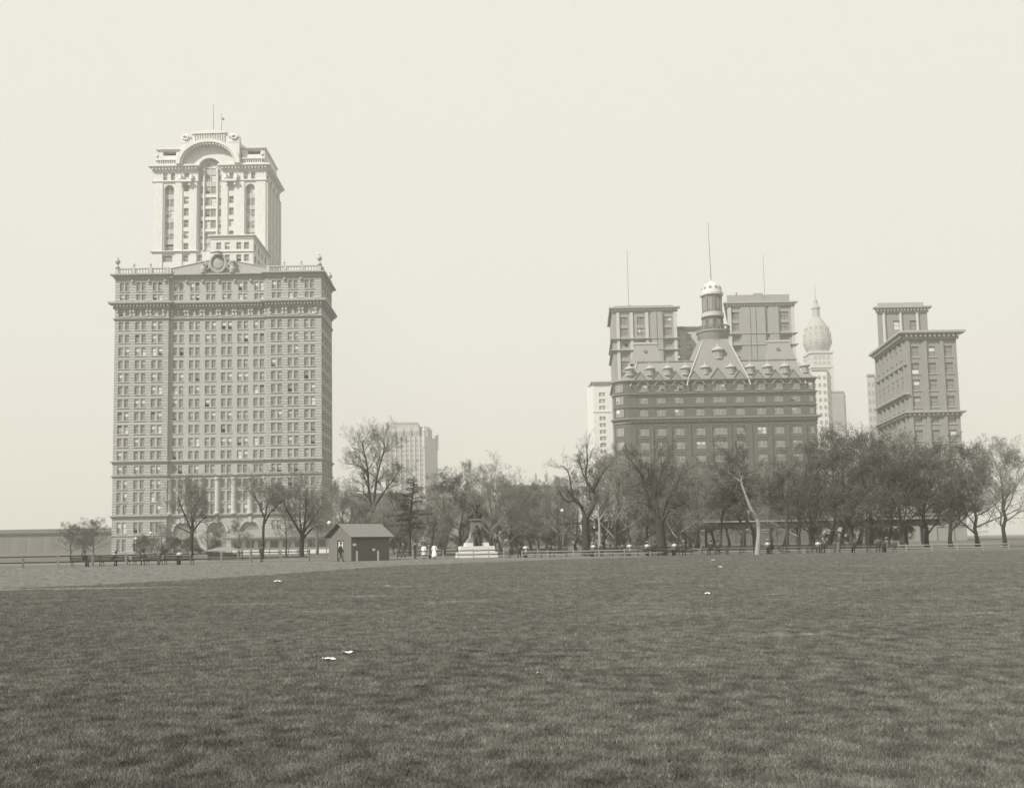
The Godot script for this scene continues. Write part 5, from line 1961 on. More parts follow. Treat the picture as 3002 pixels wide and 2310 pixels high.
func shoot(p: Vector3, dir: Vector3, length: float, r: float, level: int) -> void:
	var segs := 4 if level <= 1 else 3 if level <= 3 else 2
	var pts := [p]
	var rr := [r]
	var d := dir
	var q := p
	for i in segs:
		d = (d + Vector3(tr.randf_range(-1, 1), tr.randf_range(-0.5, 0.75), tr.randf_range(-1, 1)) * (0.20 + 0.05 * level)).normalized()
		q += d * length / segs
		pts.append(q)
		rr.append(maxf(r * (1.0 - 0.72 * (i + 1) / segs), 0.006))
	if level >= 4:
		crown.tube(pts, rr, 3, false)
	else:
		crown.tube(pts, rr, 6 if level <= 1 else 4, false)
	if level >= 5:
		if tr.randf() < bud_share:
			for k in 3: bud(pts[1 + k % segs])
		return
	var kids: int = [6, 6, 6, 5, 4][level]
	for k in kids:
		var t := lerpf(0.22, 1.0, (k + tr.randf()) / kids)
		var ft := t * segs
		var i := mini(int(ft), segs - 1)
		var o: Vector3 = (pts[i] as Vector3).lerp(pts[i + 1], ft - i)
		var along: Vector3 = (pts[i + 1] - pts[i]).normalized()
		var side := along.cross(Vector3(tr.randf_range(-1, 1), tr.randf_range(-1, 1), tr.randf_range(-1, 1))).normalized()
		var nd := (along * tr.randf_range(0.5, 1.0) + side * tr.randf_range(0.6, 1.1) + Vector3.UP * 0.22).normalized()
		var nl := length * tr.randf_range(0.42, 0.68) * (1.15 - 0.45 * t)
		shoot(o, nd, maxf(nl, 0.22), maxf(lerpf(rr[i], rr[i + 1], ft - i) * 0.62, 0.008), level + 1)

func bud(p: Vector3) -> void:
	var a := Vector3(tr.randf_range(-1, 1), tr.randf_range(-1, 1), tr.randf_range(-1, 1)).normalized() * bud_size * tr.randf_range(0.6, 1.3)
	var b := a.cross(Vector3(tr.randf_range(-1, 1), tr.randf_range(-1, 1), tr.randf_range(-1, 1))).normalized() * bud_size * 0.7
	var o := p + Vector3(tr.randf_range(-1, 1), tr.randf_range(-1, 1), tr.randf_range(-1, 1)) * 0.16
	fuzz.quad(o - a, o + b, o + a, o - b)

func begin_tree(seed_: int) -> void:
	wood = MB.new()
	crown = MB.new()
	fuzz = MB.new()
	tr.seed = seed_

func end_tree(t: Node3D, bark := "bark", twig := "twig", leafm := "bud") -> void:
	part("trunk", wood, M[bark], t)
	var c := part("crown", crown, M[twig], t)
	if fuzz.v.size():
		part("buds", fuzz, M[leafm], c).set_meta("kind", "stuff")

# a limb through given points of the photograph at the tree's distance; sprouts boughs along its upper part
func limb(t: Node3D, pts: Array, d: float, r0: float, r1: float, depth0: float, depth1: float, sprout := 0, s_len := 2.0, s_level := 2, from := 0.3) -> void:
	var way := []
	var rr := []
	var prev := Vector3.ZERO
	var fine := []
	for i in pts.size():
		var q: Vector3 = at(pts[i][0], pts[i][1], d)
		q.z -= lerpf(depth0, depth1, float(i) / maxf(pts.size() - 1, 1))
		fine.append(q - t.position)
	for i in fine.size() - 1:
		var p0: Vector3 = fine[maxi(i - 1, 0)]
		var p3: Vector3 = fine[mini(i + 2, fine.size() - 1)]
		for k in 3:
			way.append((fine[i] as Vector3).cubic_interpolate(fine[i + 1], p0, p3, k / 3.0) if k else fine[i])
	way.append(fine[-1])
	for i in way.size():
		rr.append(lerpf(r0, r1, pow(float(i) / (way.size() - 1), 0.8)))
	wood.tube(way, rr, 9)
	for k in sprout:
		var f := lerpf(from, 1.0, (k + tr.randf()) / sprout) * (way.size() - 1)
		var i := mini(int(f), way.size() - 2)
		var o: Vector3 = (way[i] as Vector3).lerp(way[i + 1], f - i)
		var along: Vector3 = (way[i + 1] - way[i]).normalized()
		var side := along.cross(Vector3(tr.randf_range(-1, 1), tr.randf_range(-1, 1), tr.randf_range(-1, 1))).normalized()
		var nd := (along * 0.7 + side + Vector3.UP * 0.25).normalized()
		shoot(o, nd, s_len * tr.randf_range(0.6, 1.25), maxf(rr[i] * 0.45, 0.018), s_level)
	prev = prev

func wild_tree(called: String, seed_: int, height: float, spread: float, buds: float, size: float, leafm := "bud", twig := "grey_twig", low := 0.2) -> Node3D:
	var t := thing(called, "", "tree")
	begin_tree(seed_)
	bud_share = buds
	bud_size = size
	var r := height * 0.019
	var lead := []
	var rr := []
	var x := 0.0
	var z := 0.0
	for i in 9:
		lead.append(Vector3(x, height * 0.72 * i / 8.0 - 0.1, z))
		rr.append(r * (1.35 if i == 0 else 1.0) * (1.0 - 0.82 * i / 8.0))
		x += tr.randf_range(-0.24, 0.24)
		z += tr.randf_range(-0.24, 0.24)
	wood.tube(lead, rr, 9)
	var n := 15
	for i in n:
		var f := lerpf(low, 0.98, (i + tr.randf_range(0.0, 0.8)) / n) * 8.0 * (1.0 if i < n - 1 else 1.0)
		var k := mini(int(f), 7)
		var o: Vector3 = (lead[k] as Vector3).lerp(lead[k + 1], f - k)
		var a := i * 2.4 + tr.randf_range(-0.5, 0.5)
		var rise := lerpf(0.35, 1.5, f / 8.0) * tr.randf_range(0.7, 1.3)
		var dir := Vector3(cos(a) * spread, rise, sin(a) * spread).normalized()
		shoot(o, dir, height * lerpf(0.46, 0.30, f / 8.0) * tr.randf_range(0.75, 1.15), maxf(rr[k] * 0.5, 0.03), 1 if i % 3 == 0 else 2)
	end_tree(t, "bark", twig, leafm)
	return t

func q3(list: Array, ox: float, oy: float, s: float) -> Array:      # coordinates read off an enlargement of the photograph
	var out := []
	for p in list: out.append([ox + p[0] / s, oy + p[1] / s])
	return out

func build_trees() -> void:
	hero_trees()
	park_trees()

func hero_trees() -> void:
	var s := 3.362
	bud_share = 0.2
	bud_size = 0.045
	# forked bare tree
	var d := 104.0
	var t := thing("bare_tree", "bare dark tree with wide open fork, third trunk right of the monument", "tree", Vector3(at(1718, 1610, d).x, 0, -d))
	begin_tree(101)
	var b0: Vector3 = at(1718, 1610, d)
	b0 = b0
	wood.tube([Vector3(0, -0.1, 0), Vector3(0, 0.3, 0), Vector3(0.03, 2.0, 0), Vector3(0.0, 3.9, 0), Vector3(0.0, 4.3, 0)], [0.62, 0.46, 0.42, 0.40, 0.3], 12)
	var L := func(list: Array) -> Array: return q3(list, 1500, 1200, s)
	limb(t, L.call([[735, 1100], [750, 1050], [790, 985], [828, 920], [832, 860], [795, 790], [745, 710], [735, 620], [750, 520], [748, 410], [748, 330]]), d, 0.33, 0.04, 0, 0.6, 12, 2.2, 3, 0.45)
	limb(t, L.call([[800, 800], [838, 740], [855, 690], [900, 620], [950, 560]]), d, 0.17, 0.04, 0.2, -1.4, 8, 2.0, 3, 0.3)
	limb(t, L.call([[735, 1100], [712, 1020], [690, 960], [655, 905], [600, 855], [555, 790]]), d, 0.26, 0.10, 0, 0.8, 6, 2.0, 3, 0.4)
	limb(t, L.call([[600, 855], [590, 740], [575, 640], [545, 575], [490, 540]]), d, 0.13, 0.03, 0.6, 1.5, 9, 1.7, 3, 0.3)
	limb(t, L.call([[690, 960], [610, 900], [550, 915], [495, 870], [460, 810]]), d, 0.13, 0.06, 0.0, -1.2, 4, 1.2, 3, 0.5)
	limb(t, L.call([[740, 700], [700, 600], [680, 500], [660, 430]]), d, 0.1, 0.03, 0.4, 1.4, 8, 1.4, 3, 0.3)
	limb(t, L.call([[730, 1140], [650, 1125], [560, 1130], [470, 1135]]), d, 0.12, 0.04, 0.0, -0.8, 7, 1.5, 3, 0.4)
	limb(t, L.call([[780, 900], [760, 800], [800, 760]]), d, 0.09, 0.03, 0.0, -1.0, 5, 1.5, 3, 0.4)
	end_tree(t)
	# many-limbed tree
	d = 97.0
	t = thing("bare_tree", "bare vase-shaped tree with thick trunk standing before the brick building", "tree", Vector3(at(1942, 1610, d).x, 0, -d))
	begin_tree(102)
	wood.tube([Vector3(0, -0.1, 0), Vector3(-0.03, 0.35, 0), Vector3(-0.1, 2.0, 0), Vector3(-0.2, 3.3, 0), Vector3(-0.25, 3.8, 0)], [0.66, 0.5, 0.44, 0.45, 0.3], 12)
	limb(t, L.call([[1455, 1150], [1430, 1090], [1405, 1010], [1370, 920], [1322, 800], [1300, 700], [1285, 640], [1232, 560], [1175, 480]]), d, 0.3, 0.04, 0, 0.6, 16, 2.4, 2, 0.35)
	limb(t, L.call([[1465, 1140], [1490, 1090], [1530, 1010], [1600, 965], [1700, 925]]), d, 0.26, 0.05, 0, -1.4, 12, 2.2, 2, 0.3)
	limb(t, L.call([[1450, 1120], [1438, 1000], [1435, 900], [1442, 780], [1480, 690], [1508, 570], [1540, 490]]), d, 0.24, 0.04, 0, 1.4, 16, 2.3, 2, 0.3)
	limb(t, L.call([[1365, 960], [1320, 935], [1280, 922], [1225, 920]]), d, 0.12, 0.04, 0, -0.6, 6, 1.6, 3, 0.3)
	limb(t, L.call([[1480, 1090], [1520, 900], [1600, 760], [1640, 650]]), d, 0.18, 0.04, 0, -1.8, 12, 2.2, 2, 0.3)
	limb(t, L.call([[1440, 800], [1390, 740], [1370, 640], [1380, 560]]), d, 0.1, 0.03, 0.4, 1.8, 8, 1.8, 3, 0.3)
	end_tree(t)
	# two sycamores with pale bark
	d = 99.0
	t = thing("sycamore", "slender pale-barked sycamore right beside the forked bare tree", "tree", Vector3(at(1761, 1610, d).x, 0, -d))
	begin_tree(103)
	limb(t, L.call([[876, 1445], [872, 1330], [870, 1220], [868, 1110], [856, 1010], [838, 935]]), d, 0.2, 0.08, 0, 0.5, 4, 1.2, 3, 0.7)
	limb(t, L.call([[868, 1090], [895, 1050], [912, 1020], [928, 980]]), d, 0.1, 0.05, 0, -0.6, 4, 1.0, 3, 0.5)
	end_tree(t, "pale_bark")
	d = 92.0
	t = thing("sycamore", "leaning pale-barked sycamore with crooked upper limbs before the elevated railway", "tree", Vector3(at(2221, 1610, d).x, 0, -d))
	begin_tree(104)
	L = func(list: Array) -> Array: return q3(list, 2040, 1200, s)
	limb(t, L.call([[608, 1440], [618, 1330], [628, 1230], [620, 1115], [590, 1040], [550, 960], [515, 870], [485, 780], [462, 695]]), d, 0.28, 0.09, 0, 0.6, 4, 1.8, 3, 0.7)
	limb(t, L.call([[465, 700], [435, 685], [385, 640], [322, 592]]), d, 0.13, 0.05, 0.6, 1.4, 9, 2.2, 2, 0.2)
	limb(t, L.call([[465, 700], [482, 655], [512, 600], [470, 540], [425, 500], [355, 462]]), d, 0.14, 0.05, 0.6, -0.2, 12, 2.2, 2, 0.2)
	limb(t, L.call([[590, 1050], [540, 1010], [490, 1005]]), d, 0.08, 0.04, 0, -0.5, 3, 1.0, 3, 0.4)
	end_tree(t, "pale_bark")
	for q in [[[[470, 1420], [475, 1280], [482, 1180], [440, 1090], [395, 990], [312, 920]], 0.2, 106.0, "bare tree with bowed trunk left of the leaning sycamore", 2179.5, 105], [[[910, 1420], [908, 1200], [905, 1000], [890, 900], [862, 870]], 0.2, 103.0, "straight bare tree under the right part of the elevated railway", 2310.0, 106], [[[250, 1420], [252, 1250], [262, 1100], [285, 1000], [305, 935]], 0.17, 108.0, "thin bare tree before the left end of the elevated railway", 2114.5, 107], [[[575, 1420], [570, 1200], [480, 1050], [455, 900], [440, 760]], 0.2, 111.0, "bare tree standing just behind the leaning sycamore", 2211.0, 108], [[[1540, 1420], [1540, 1280], [1520, 1150], [1500, 1000]], 0.34, 108.0, "thick dark trunk among the dense trees at the right", 2497.0, 109]]:
		d = q[2]
		t = thing("bare_tree", q[3], "tree", Vector3(at(q[4], 1610, d).x, 0, -d))
		begin_tree(q[5])
		limb(t, L.call(q[0]), d, q[1], q[1] * 0.4, 0, 0.5, 12, 2.6, 1, 0.5)
		end_tree(t)
	# tall tree behind the shed
	d = 135.0
	L = func(list: Array) -> Array: return q3(list, 960, 1200, s)
	t = thing("bare_tree", "tall spreading bare tree behind the shed, beside the banded block", "tree", Vector3(at(1091, 1610, d).x, 0, -d))
	begin_tree(110)
	bud_share = 0.5
	limb(t, L.call([[440, 1420], [440, 1200], [440, 1050], [422, 940], [402, 800], [395, 650], [370, 480], [342, 380], [340, 290]]), d, 0.36, 0.05, 0, 0.8, 22, 3.0, 2, 0.4)
	limb(t, L.call([[440, 1010], [468, 830], [490, 680], [530, 520], [568, 390], [562, 300]]), d, 0.24, 0.05, 0, -1.5, 20, 3.0, 2, 0.3)
	limb(t, L.call([[460, 960], [540, 830], [600, 740], [690, 600]]), d, 0.18, 0.05, 0, 2.0, 14, 3.0, 2, 0.3)
	limb(t, L.call([[395, 630], [340, 575], [250, 545], [170, 540]]), d, 0.14, 0.03, 0.4, -1.0, 12, 2.0, 3, 0.3)
	limb(t, L.call([[372, 480], [310, 405], [230, 372]]), d, 0.1, 0.03, 0.4, 1.0, 8, 2.0, 3, 0.3)
	limb(t, L.call([[410, 880], [350, 820], [330, 730], [230, 690]]), d, 0.12, 0.03, 0.0, 1.5, 9, 2.0, 3, 0.3)
	end_tree(t)
	# trees in front of the banded block
	s = 3.033
	bud_share = 0.25
	L = func(list: Array) -> Array: return q3(list, 300, 1200, 3.033)
	d = 112.0
	t = thing("bare_tree", "round-crowned bare tree before the left wing of the banded block", "tree", Vector3(at(560, 1610, d).x, 0, -d))
	begin_tree(111)
	limb(t, L.call([[785, 1300], [786, 1200], [792, 1110], [800, 1060]]), d, 0.27, 0.22, 0, 0.0)
	limb(t, L.call([[797, 1080], [802, 960], [832, 820], [840, 760]]), d, 0.17, 0.03, 0, 0.6, 14, 2.3, 2, 0.2)
	limb(t, L.call([[792, 1090], [745, 960], [702, 850], [690, 780]]), d, 0.16, 0.03, 0, -0.8, 14, 2.2, 2, 0.2)
	limb(t, L.call([[800, 1085], [850, 1005], [895, 950]]), d, 0.14, 0.03, 0, 1.2, 10, 1.8, 2, 0.2)
	limb(t, L.call([[790, 1105], [690, 1060], [600, 1040]]), d, 0.1, 0.03, 0, 0.6, 9, 1.6, 3, 0.2)
	limb(t, L.call([[795, 1080], [770, 900], [765, 800]]), d, 0.12, 0.03, 0, 1.5, 11, 2.1, 2, 0.2)
	end_tree(t, "bark", "grey_twig")
	d = 110.0
	t = thing("bare_tree", "fan-shaped bare tree between the shed and the arched doorway", "tree", Vector3(at(884, 1610, d).x, 0, -d))
	begin_tree(112)
	limb(t, L.call([[1770, 1310], [1770, 1220], [1775, 1140], [1782, 1100]]), d, 0.3, 0.24, 0, 0.0)
	limb(t, L.call([[1780, 1130], [1800, 960], [1805, 800], [1815, 700]]), d, 0.18, 0.03, 0, 0.6, 16, 2.6, 2, 0.2)
	limb(t, L.call([[1770, 1120], [1705, 1000], [1645, 890], [1620, 790]]), d, 0.17, 0.03, 0, -1.0, 15, 2.5, 2, 0.2)
	limb(t, L.call([[1785, 1150], [1860, 1065], [1920, 1035], [1990, 1030]]), d, 0.14, 0.03, 0, -0.5, 12, 2.0, 2, 0.2)
	limb(t, L.call([[1780, 1110], [1870, 960], [1930, 850]]), d, 0.14, 0.03, 0, 1.4, 13, 2.4, 2, 0.2)
	limb(t, L.call([[1772, 1120], [1740, 930], [1735, 800]]), d, 0.12, 0.03, 0, 1.6, 12, 2.3, 2, 0.2)
	end_tree(t, "bark", "grey_twig")
	d = 106.0
	t = thing("bare_tree", "slim bare tree left of the fan-shaped tree before the banded block", "tree", Vector3(at(769, 1610, d).x, 0, -d))
	begin_tree(113)
	limb(t, L.call([[1422, 1330], [1425, 1200], [1430, 1050], [1440, 960]]), d, 0.2, 0.12, 0, 0.0)
	limb(t, L.call([[1438, 1020], [1485, 920], [1550, 850], [1590, 800]]), d, 0.11, 0.03, 0, 0.8, 13, 2.2, 2, 0.2)
	limb(t, L.call([[1440, 970], [1400, 860], [1350, 770], [1300, 700]]), d, 0.11, 0.03, 0, -0.6, 13, 2.2, 2, 0.2)
	limb(t, L.call([[1440, 970], [1460, 850], [1480, 740]]), d, 0.1, 0.03, 0, 0.6, 12, 2.2, 2, 0.2)
	end_tree(t, "bark", "grey_twig")
	# pine
	d = 112.0
	t = thing("pine_tree", "dark layered pine tree between the shed and the two figures in white", "tree", Vector3(at(1205, 1610, d).x, 0, -d))
	begin_tree(120)
	L = func(list: Array) -> Array: return q3(list, 960, 1200, 3.362)
	limb(t, L.call([[808, 1440], [808, 1250], [812, 1050], [835, 850], [855, 700]]), d, 0.24, 0.05, 0, 0.2)
	var apex: Vector3 = at(1213, 1402, d) - t.position
	for i in 46:
		var f := i / 45.0
		var y := lerpf(3.3, apex.y, f)
		var reach := lerpf(3.9, 0.7, pow(f, 0.8)) * tr.randf_range(0.55, 1.1)
		var a := tr.randf() * TAU
		var o := Vector3(lerpf(0.05, apex.x, f), y, 0)
		var e := o + Vector3(cos(a) * reach, tr.randf_range(-0.25, 0.15) * reach * 0.5, sin(a) * reach)
		crown.tube([o, o.lerp(e, 0.5) + Vector3(0, 0.12, 0), e], [0.06, 0.04, 0.015], 5)
		var tufts := int(reach * 26)
		for k in tufts:
			var g := o.lerp(e, tr.randf_range(0.25, 1.0)) + Vector3(tr.randf_range(-0.42, 0.42), tr.randf_range(-0.08, 0.2), tr.randf_range(-0.42, 0.42))
			for n in 6:
				var v := Vector3(tr.randf_range(-1, 1), tr.randf_range(-0.2, 0.8), tr.randf_range(-1, 1)).normalized() * tr.randf_range(0.14, 0.28)
				var w := v.cross(Vector3(tr.randf_range(-1, 1), 1, tr.randf_range(-1, 1))).normalized() * 0.016
				fuzz.tri(g - w, g + w, g + v)
	end_tree(t, "bark", "twig", "needle")

func park_trees() -> void:
	var kinds := []
	kinds.append(wild_tree("park_tree", 201, 10.0, 0.95, 0.35, 0.04))
	kinds.append(wild_tree("park_tree", 202, 10.0, 0.8, 0.35, 0.04))
	kinds.append(wild_tree("park_tree", 203, 10.0, 1.1, 0.35, 0.04))
	kinds.append(wild_tree("park_tree", 204, 10.0, 0.9, 0.6, 0.045))
	kinds.append(wild_tree("budding_tree", 205, 10.0, 1.0, 0.55, 0.05, "leaf", "twig", 0.16))
	kinds.append(wild_tree("budding_tree", 206, 10.0, 1.15, 0.6, 0.052, "leaf", "twig", 0.16))
	kinds.append(wild_tree("young_tree", 207, 5.0, 1.3, 1.0, 0.05, "leaf", "grey_twig", 0.04))
	# px, distance, height, kind, label
	var where := [
		[1640, 128, 10.5, 0], [1560, 140, 10, 4], [1500, 118, 10, 1], [1445, 112, 11.5, 1], [1405, 150, 11, 3], [1340, 128, 12.0, 4], [1300, 142, 13, 5], [1262, 120, 9, 0], [1170, 150, 11, 4], [1130, 125, 7.5, 3],
		[1010, 150, 13, 3], [1035, 170, 12, 5], [965, 160, 11, 2], [930, 175, 10, 0], [840, 140, 8, 1], [700, 150, 6.5, 2], [620, 135, 5.5, 3], [470, 150, 6, 0], [275, 200, 8.5, 4], [240, 190, 7.5, 5], [205, 195, 7.5, 4],
		[1810, 118, 13.2, 3], [1770, 150, 16, 4], [1850, 140, 15, 1], [1895, 125, 12, 5], [1990, 118, 11.5, 2], [2040, 130, 13, 0], [2075, 160, 14, 3], [2140, 165, 14, 1], [2180, 170, 15.5, 5], [2260, 160, 14, 2], [2300, 165, 16, 4], [2340, 118, 12, 0], [2385, 112, 13.5, 5], [2430, 126, 16, 4], [2475, 115, 15.2, 5], [2520, 122, 16.5, 4], [2560, 110, 14, 5], [2600, 118, 15, 4], [2650, 108, 13, 5], [2720, 116, 14, 4], [2790, 110, 13, 5], [2870, 118, 14, 4], [2950, 108, 13, 3],
		[1690, 145, 12, 5], [1600, 165, 13, 4], [1530, 175, 13, 5], [1470, 165, 13, 4], [2220, 160, 15, 5], [2100, 155, 14, 4], [2010, 150, 14, 5], [1940, 155, 15, 4]]
	for i in 30:                                       # low young trees fill the ground under the crowns
		if i >= 18 and i <= 24: continue
		where.append([1085.0 + i * 54.0 + rng.randf_range(-18, 18), rng.randf_range(135, 178), rng.randf_range(8.5, 12.0), 6])
	for i in 6:
		where.append([430.0 + i * 38.0 + rng.randf_range(-20, 20), rng.randf_range(150, 180), rng.randf_range(6.0, 8.0), 6])
	var zones := [[150, "at the far left beyond the fence"], [330, "beside the pier shed at the far left"], [660, "before the left wing of the banded block"], [900, "before the right wing of the banded block"], [1060, "behind the shed beside the banded block"], [1190, "behind the pine tree"], [1385, "between the pine and the monument"], [1520, "just right of the monument"], [1705, "left of the forked bare tree"], [1880, "behind the slender pale sycamore"], [2090, "before the middle of the turreted brick building"], [2290, "around the leaning pale sycamore"], [2450, "before the right end of the brick building"], [2640, "in the dense clump at the right edge"], [9999, "at the far right below the corner building"]]
	where.sort_custom(func(a, b): return a[0] < b[0])
	var count := {}
	var nth := {}
	var labels := []
	for q in where:
		var zone := ""
		for z in zones:
			if q[0] < z[0]:
				zone = z[1]
				break
		var l: String = ("bare grey park tree " if q[3] < 4 else "budding dark park tree " if q[3] < 6 else "low bushy young tree ") + zone
		labels.append([l, zone])
		count[l] = count.get(l, 0) + 1
	var used := {}
	for i in where.size():
		var q: Array = where[i]
		var proto: Node3D = kinds[q[3]]
		var place: String = labels[i][1]
		var label: String = labels[i][0]
		if count[label] > 1:
			nth[label] = nth.get(label, 0) + 1
			label += ", %s from the left" % ["first", "second", "third", "fourth", "fifth", "sixth", "seventh", "eighth"][nth[label] - 1]
		var size: float = q[2] / 10.0
		var pos := foot(q[0], q[1])
		if not used.has(q[3]):
			used[q[3]] = true
			proto.position = pos
			proto.rotation.y = i * 1.7
			proto.scale = Vector3.ONE * size
			tag(proto, label, "tree", "park trees " + place)
		else:
			copy_of(proto, pos, i * 1.7, size, label, "park trees " + place)


# ---------------------------------------------------------------- fences and benches
func fence_d(px: float) -> float:
	return lerpf(86.0, 97.0, clampf((px - 150.0) / 850.0, -0.3, 1.0))

func fence(label: String, p0: float, p1: float, tall: float, gap: float, rails: Array, dd: float, thick: float, rail_mat := "bench_wood") -> void:
	var a := foot(p0, fence_d(p0) + dd)
	var z := foot(p1, fence_d(p1) + dd)
	var dir := (z - a).normalized()
	var long := a.distance_to(z)
	var f := thing("park_fence", label, "fence", a, -atan2(dir.z, dir.x))
	var n := int(long / gap)
	var pm := MB.new()
	pm.bx(-thick, thick, -0.05, tall, -thick, thick)
	pm.raise(PackedVector2Array([Vector2(-thick, thick), Vector2(thick, thick), Vector2(thick, -thick), Vector2(-thick, -thick)]), tall, tall + 0.06, PackedVector2Array([Vector2(-0.02, 0.02), Vector2(0.02, 0.02), Vector2(0.02, -0.02), Vector2(-0.02, -0.02)]))
	var pmesh := pm.mesh(M.post_wood)
	for i in n + 1:
		var o := inst("post", pmesh, f, Vector3(i * gap, 0, 0))
		o.rotation = Vector3(rng.randf_range(-0.03, 0.03), rng.randf_range(-0.2, 0.2), rng.randf_range(-0.03, 0.03))
	for y in rails:
		for i in n:
			var mb := MB.new()
			mb.tube([Vector3(i * gap + thick, y + rng.randf_range(-0.02, 0.02), 0), Vector3((i + 1) * gap - thick, y + rng.randf_range(-0.02, 0.02), 0)], [0.055, 0.055], 6)
			part("rail", mb, M[rail_mat], f)

func make_bench() -> Node3D:
	var b := thing("park_bench", "", "bench")
	var w := 1.45
	for z in [0.08, 0.2, 0.32, 0.44]:
		var mb := MB.new()
		mb.bx(-w, w, 0.41, 0.45, z - 0.05, z + 0.05)
		part("seat_slat", mb, M.bench_wood, b)
	for y in [0.56, 0.70, 0.84]:
		var mb := MB.new()
		mb.t = Transform3D(Basis(Vector3.RIGHT, -0.16), Vector3(0, y, -0.03 - (y - 0.5) * 0.17))
		mb.bx(-w, w, -0.05, 0.05, -0.015, 0.015)
		part("back_slat", mb, M.bench_wood, b)
	for x in [-1.3, 0.0, 1.3]:
		var mb := MB.new()
		mb.tube([Vector3(x, 0, 0.46), Vector3(x, 0.4, 0.42), Vector3(x, 0.4, 0.02), Vector3(x, 0.95, -0.14)], [0.03, 0.03, 0.03, 0.025], 6)
		mb.tube([Vector3(x, 0, -0.12), Vector3(x, 0.4, 0.02)], [0.03, 0.03], 6)
		part("leg", mb, M.iron, b)
	return b

func bench_d(px: float) -> float:
	return 89.0 if px < 700 else 97.5 - clampf((px - 1500.0) / 1100.0, 0.0, 1.2) * 5.5

func build_fences_and_benches() -> void:
	fence("post and rail fence along the path before the banded block", -40, 985, 1.2, 2.9, [1.02, 0.5], 0.0, 0.1)
	fence("low post and rail fence right of the shed before the monument", 1165, 1512, 0.95, 1.55, [0.82, 0.42], -1.0, 0.05)
	fence("low pipe fence behind the benches on the right of the lawn", 1530, 2980, 0.7, 2.6, [0.6, 0.3], -1.5, 0.05, "post_wood")
	for i in 2:                       # two lone posts before the shed's dark side
		var mb := MB.new()
		mb.bx(-0.09, 0.09, -0.05, 0.95, -0.09, 0.09)
		mb.raise(PackedVector2Array([Vector2(-0.09, 0.09), Vector2(0.09, 0.09), Vector2(0.09, -0.09), Vector2(-0.09, -0.09)]), 0.95, 1.02, PackedVector2Array([Vector2(-0.04, 0.04), Vector2(0.04, 0.04), Vector2(0.04, -0.04), Vector2(-0.04, -0.04)]))
		var o := part("wooden_post", mb, M.post_wood, self)
		o.position = foot([1046.0, 1108.0][i], [90.6, 91.6][i])
		tag(o, ["wooden post before the near corner of the shed", "wooden post before the middle of the shed's dark side"][i], "post", "posts before the shed")
	var proto := make_bench()
	var spots := [[250, "bench at the left end of the fence, under the first seated figure"], [335, "bench under the figure bent forward, left of the banded block"], [430, "bench before the left corner of the banded block"], [522, "bench under the figure in white, before the banded block"],
		[1532, "first bench right of the monument"], [1625, "bench left of the forked bare tree"], [1752, "bench between the forked tree and the slender sycamore"], [1835, "bench right of the slender sycamore"], [1908, "bench touching the left of the vase-shaped tree"], [1992, "bench right of the vase-shaped tree"], [2098, "bench with the close-sitting pair left of the leaning sycamore"], [2172, "bench just left of the leaning sycamore"], [2258, "bench just right of the leaning sycamore"], [2345, "bench second right of the leaning sycamore"], [2410, "bench with the crouching figure in white at the right"], [2505, "bench before the dense trees at the right"], [2590, "bench at the right edge of the lawn"]]
	for i in spots.size():
		var px: float = spots[i][0]
		var pos := foot(px, bench_d(px))
		var turn := PI + rng.randf_range(-0.12, 0.12)
		if i == 0:
			proto.position = pos
			proto.rotation.y = turn
			tag(proto, spots[0][1], "bench", "benches along the lawn")
		else:
			copy_of(proto, pos, turn, 1.0, spots[i][1], "benches along the lawn")


# ---------------------------------------------------------------- lamps
func build_lamps() -> void:
	var proto: Node3D
	for q in [[965.0, 1533.0, 98.0, "lamp post with white globe just left of the shed roof"], [440.0, 1563.0, 128.0, "lamp post with white globe before the left wing of the banded block"], [397.0, 1579.0, 150.0, "farther lamp post with white globe near the banded block's left corner"], [1651.0, 1497.0, 116.0, "lamp post with white globe left of the forked bare tree"], [2200.0, 1501.0, 120.0, "lamp post with white globe behind the leaning sycamore"]]:
		var h := at(q[0], q[1], q[2]).y
		var t := thing("lamp_post", q[3], "lamp post", foot(q[0], q[2]), 0.0, "globe lamp posts in the park")
		var mb := MB.new()
		mb.lathe([Vector2(0.17, 0), Vector2(0.17, 0.25), Vector2(0.1, 0.4), Vector2(0.08, 0.9), Vector2(0.06, 1.0), Vector2(0.045, h - 0.55), Vector2(0.1, h - 0.42), Vector2(0.12, h - 0.32), Vector2(0.06, h - 0.26)], 10)
		part("pole", mb, M.pole, t)
		mb = MB.new()
		var pr := []
		for k in 11: pr.append(Vector2(sin(PI * k / 10) * 0.21, h - cos(PI * k / 10) * 0.21))
		mb.lathe(pr, 14)
		part("globe", mb, M.globe, t)


# ---------------------------------------------------------------- people
func hand_bones(w: Vector3, dir: Vector3, palm_side: Vector3, flip: float) -> Array:
	var across := dir.cross(palm_side).normalized()
	var out := [[w, w + dir * 0.07, 0.024, 0.030]]
	var lens := [0.066, 0.075, 0.07, 0.055]
	for i in 4:
		var root := w + dir * 0.075 + across * (i - 1.5) * 0.021
		var mid: Vector3 = root + dir * lens[i] * 0.5
		out.append([root, mid, 0.0095, 0.009])
		out.append([mid, mid + (dir * 0.8 + palm_side * 0.6).normalized() * lens[i] * 0.5, 0.009, 0.0075])
	var tb := w + dir * 0.02 - across * flip * 0.026
	out.append([tb, tb + (dir * 0.7 - across * flip * 0.6 + palm_side * 0.3).normalized() * 0.04, 0.011, 0.0095])
	out.append([tb + (dir * 0.7 - across * flip * 0.6 + palm_side * 0.3).normalized() * 0.04, tb + (dir * 0.95 - across * flip * 0.3 + palm_side * 0.4).normalized() * 0.07, 0.0095, 0.008])
	return out

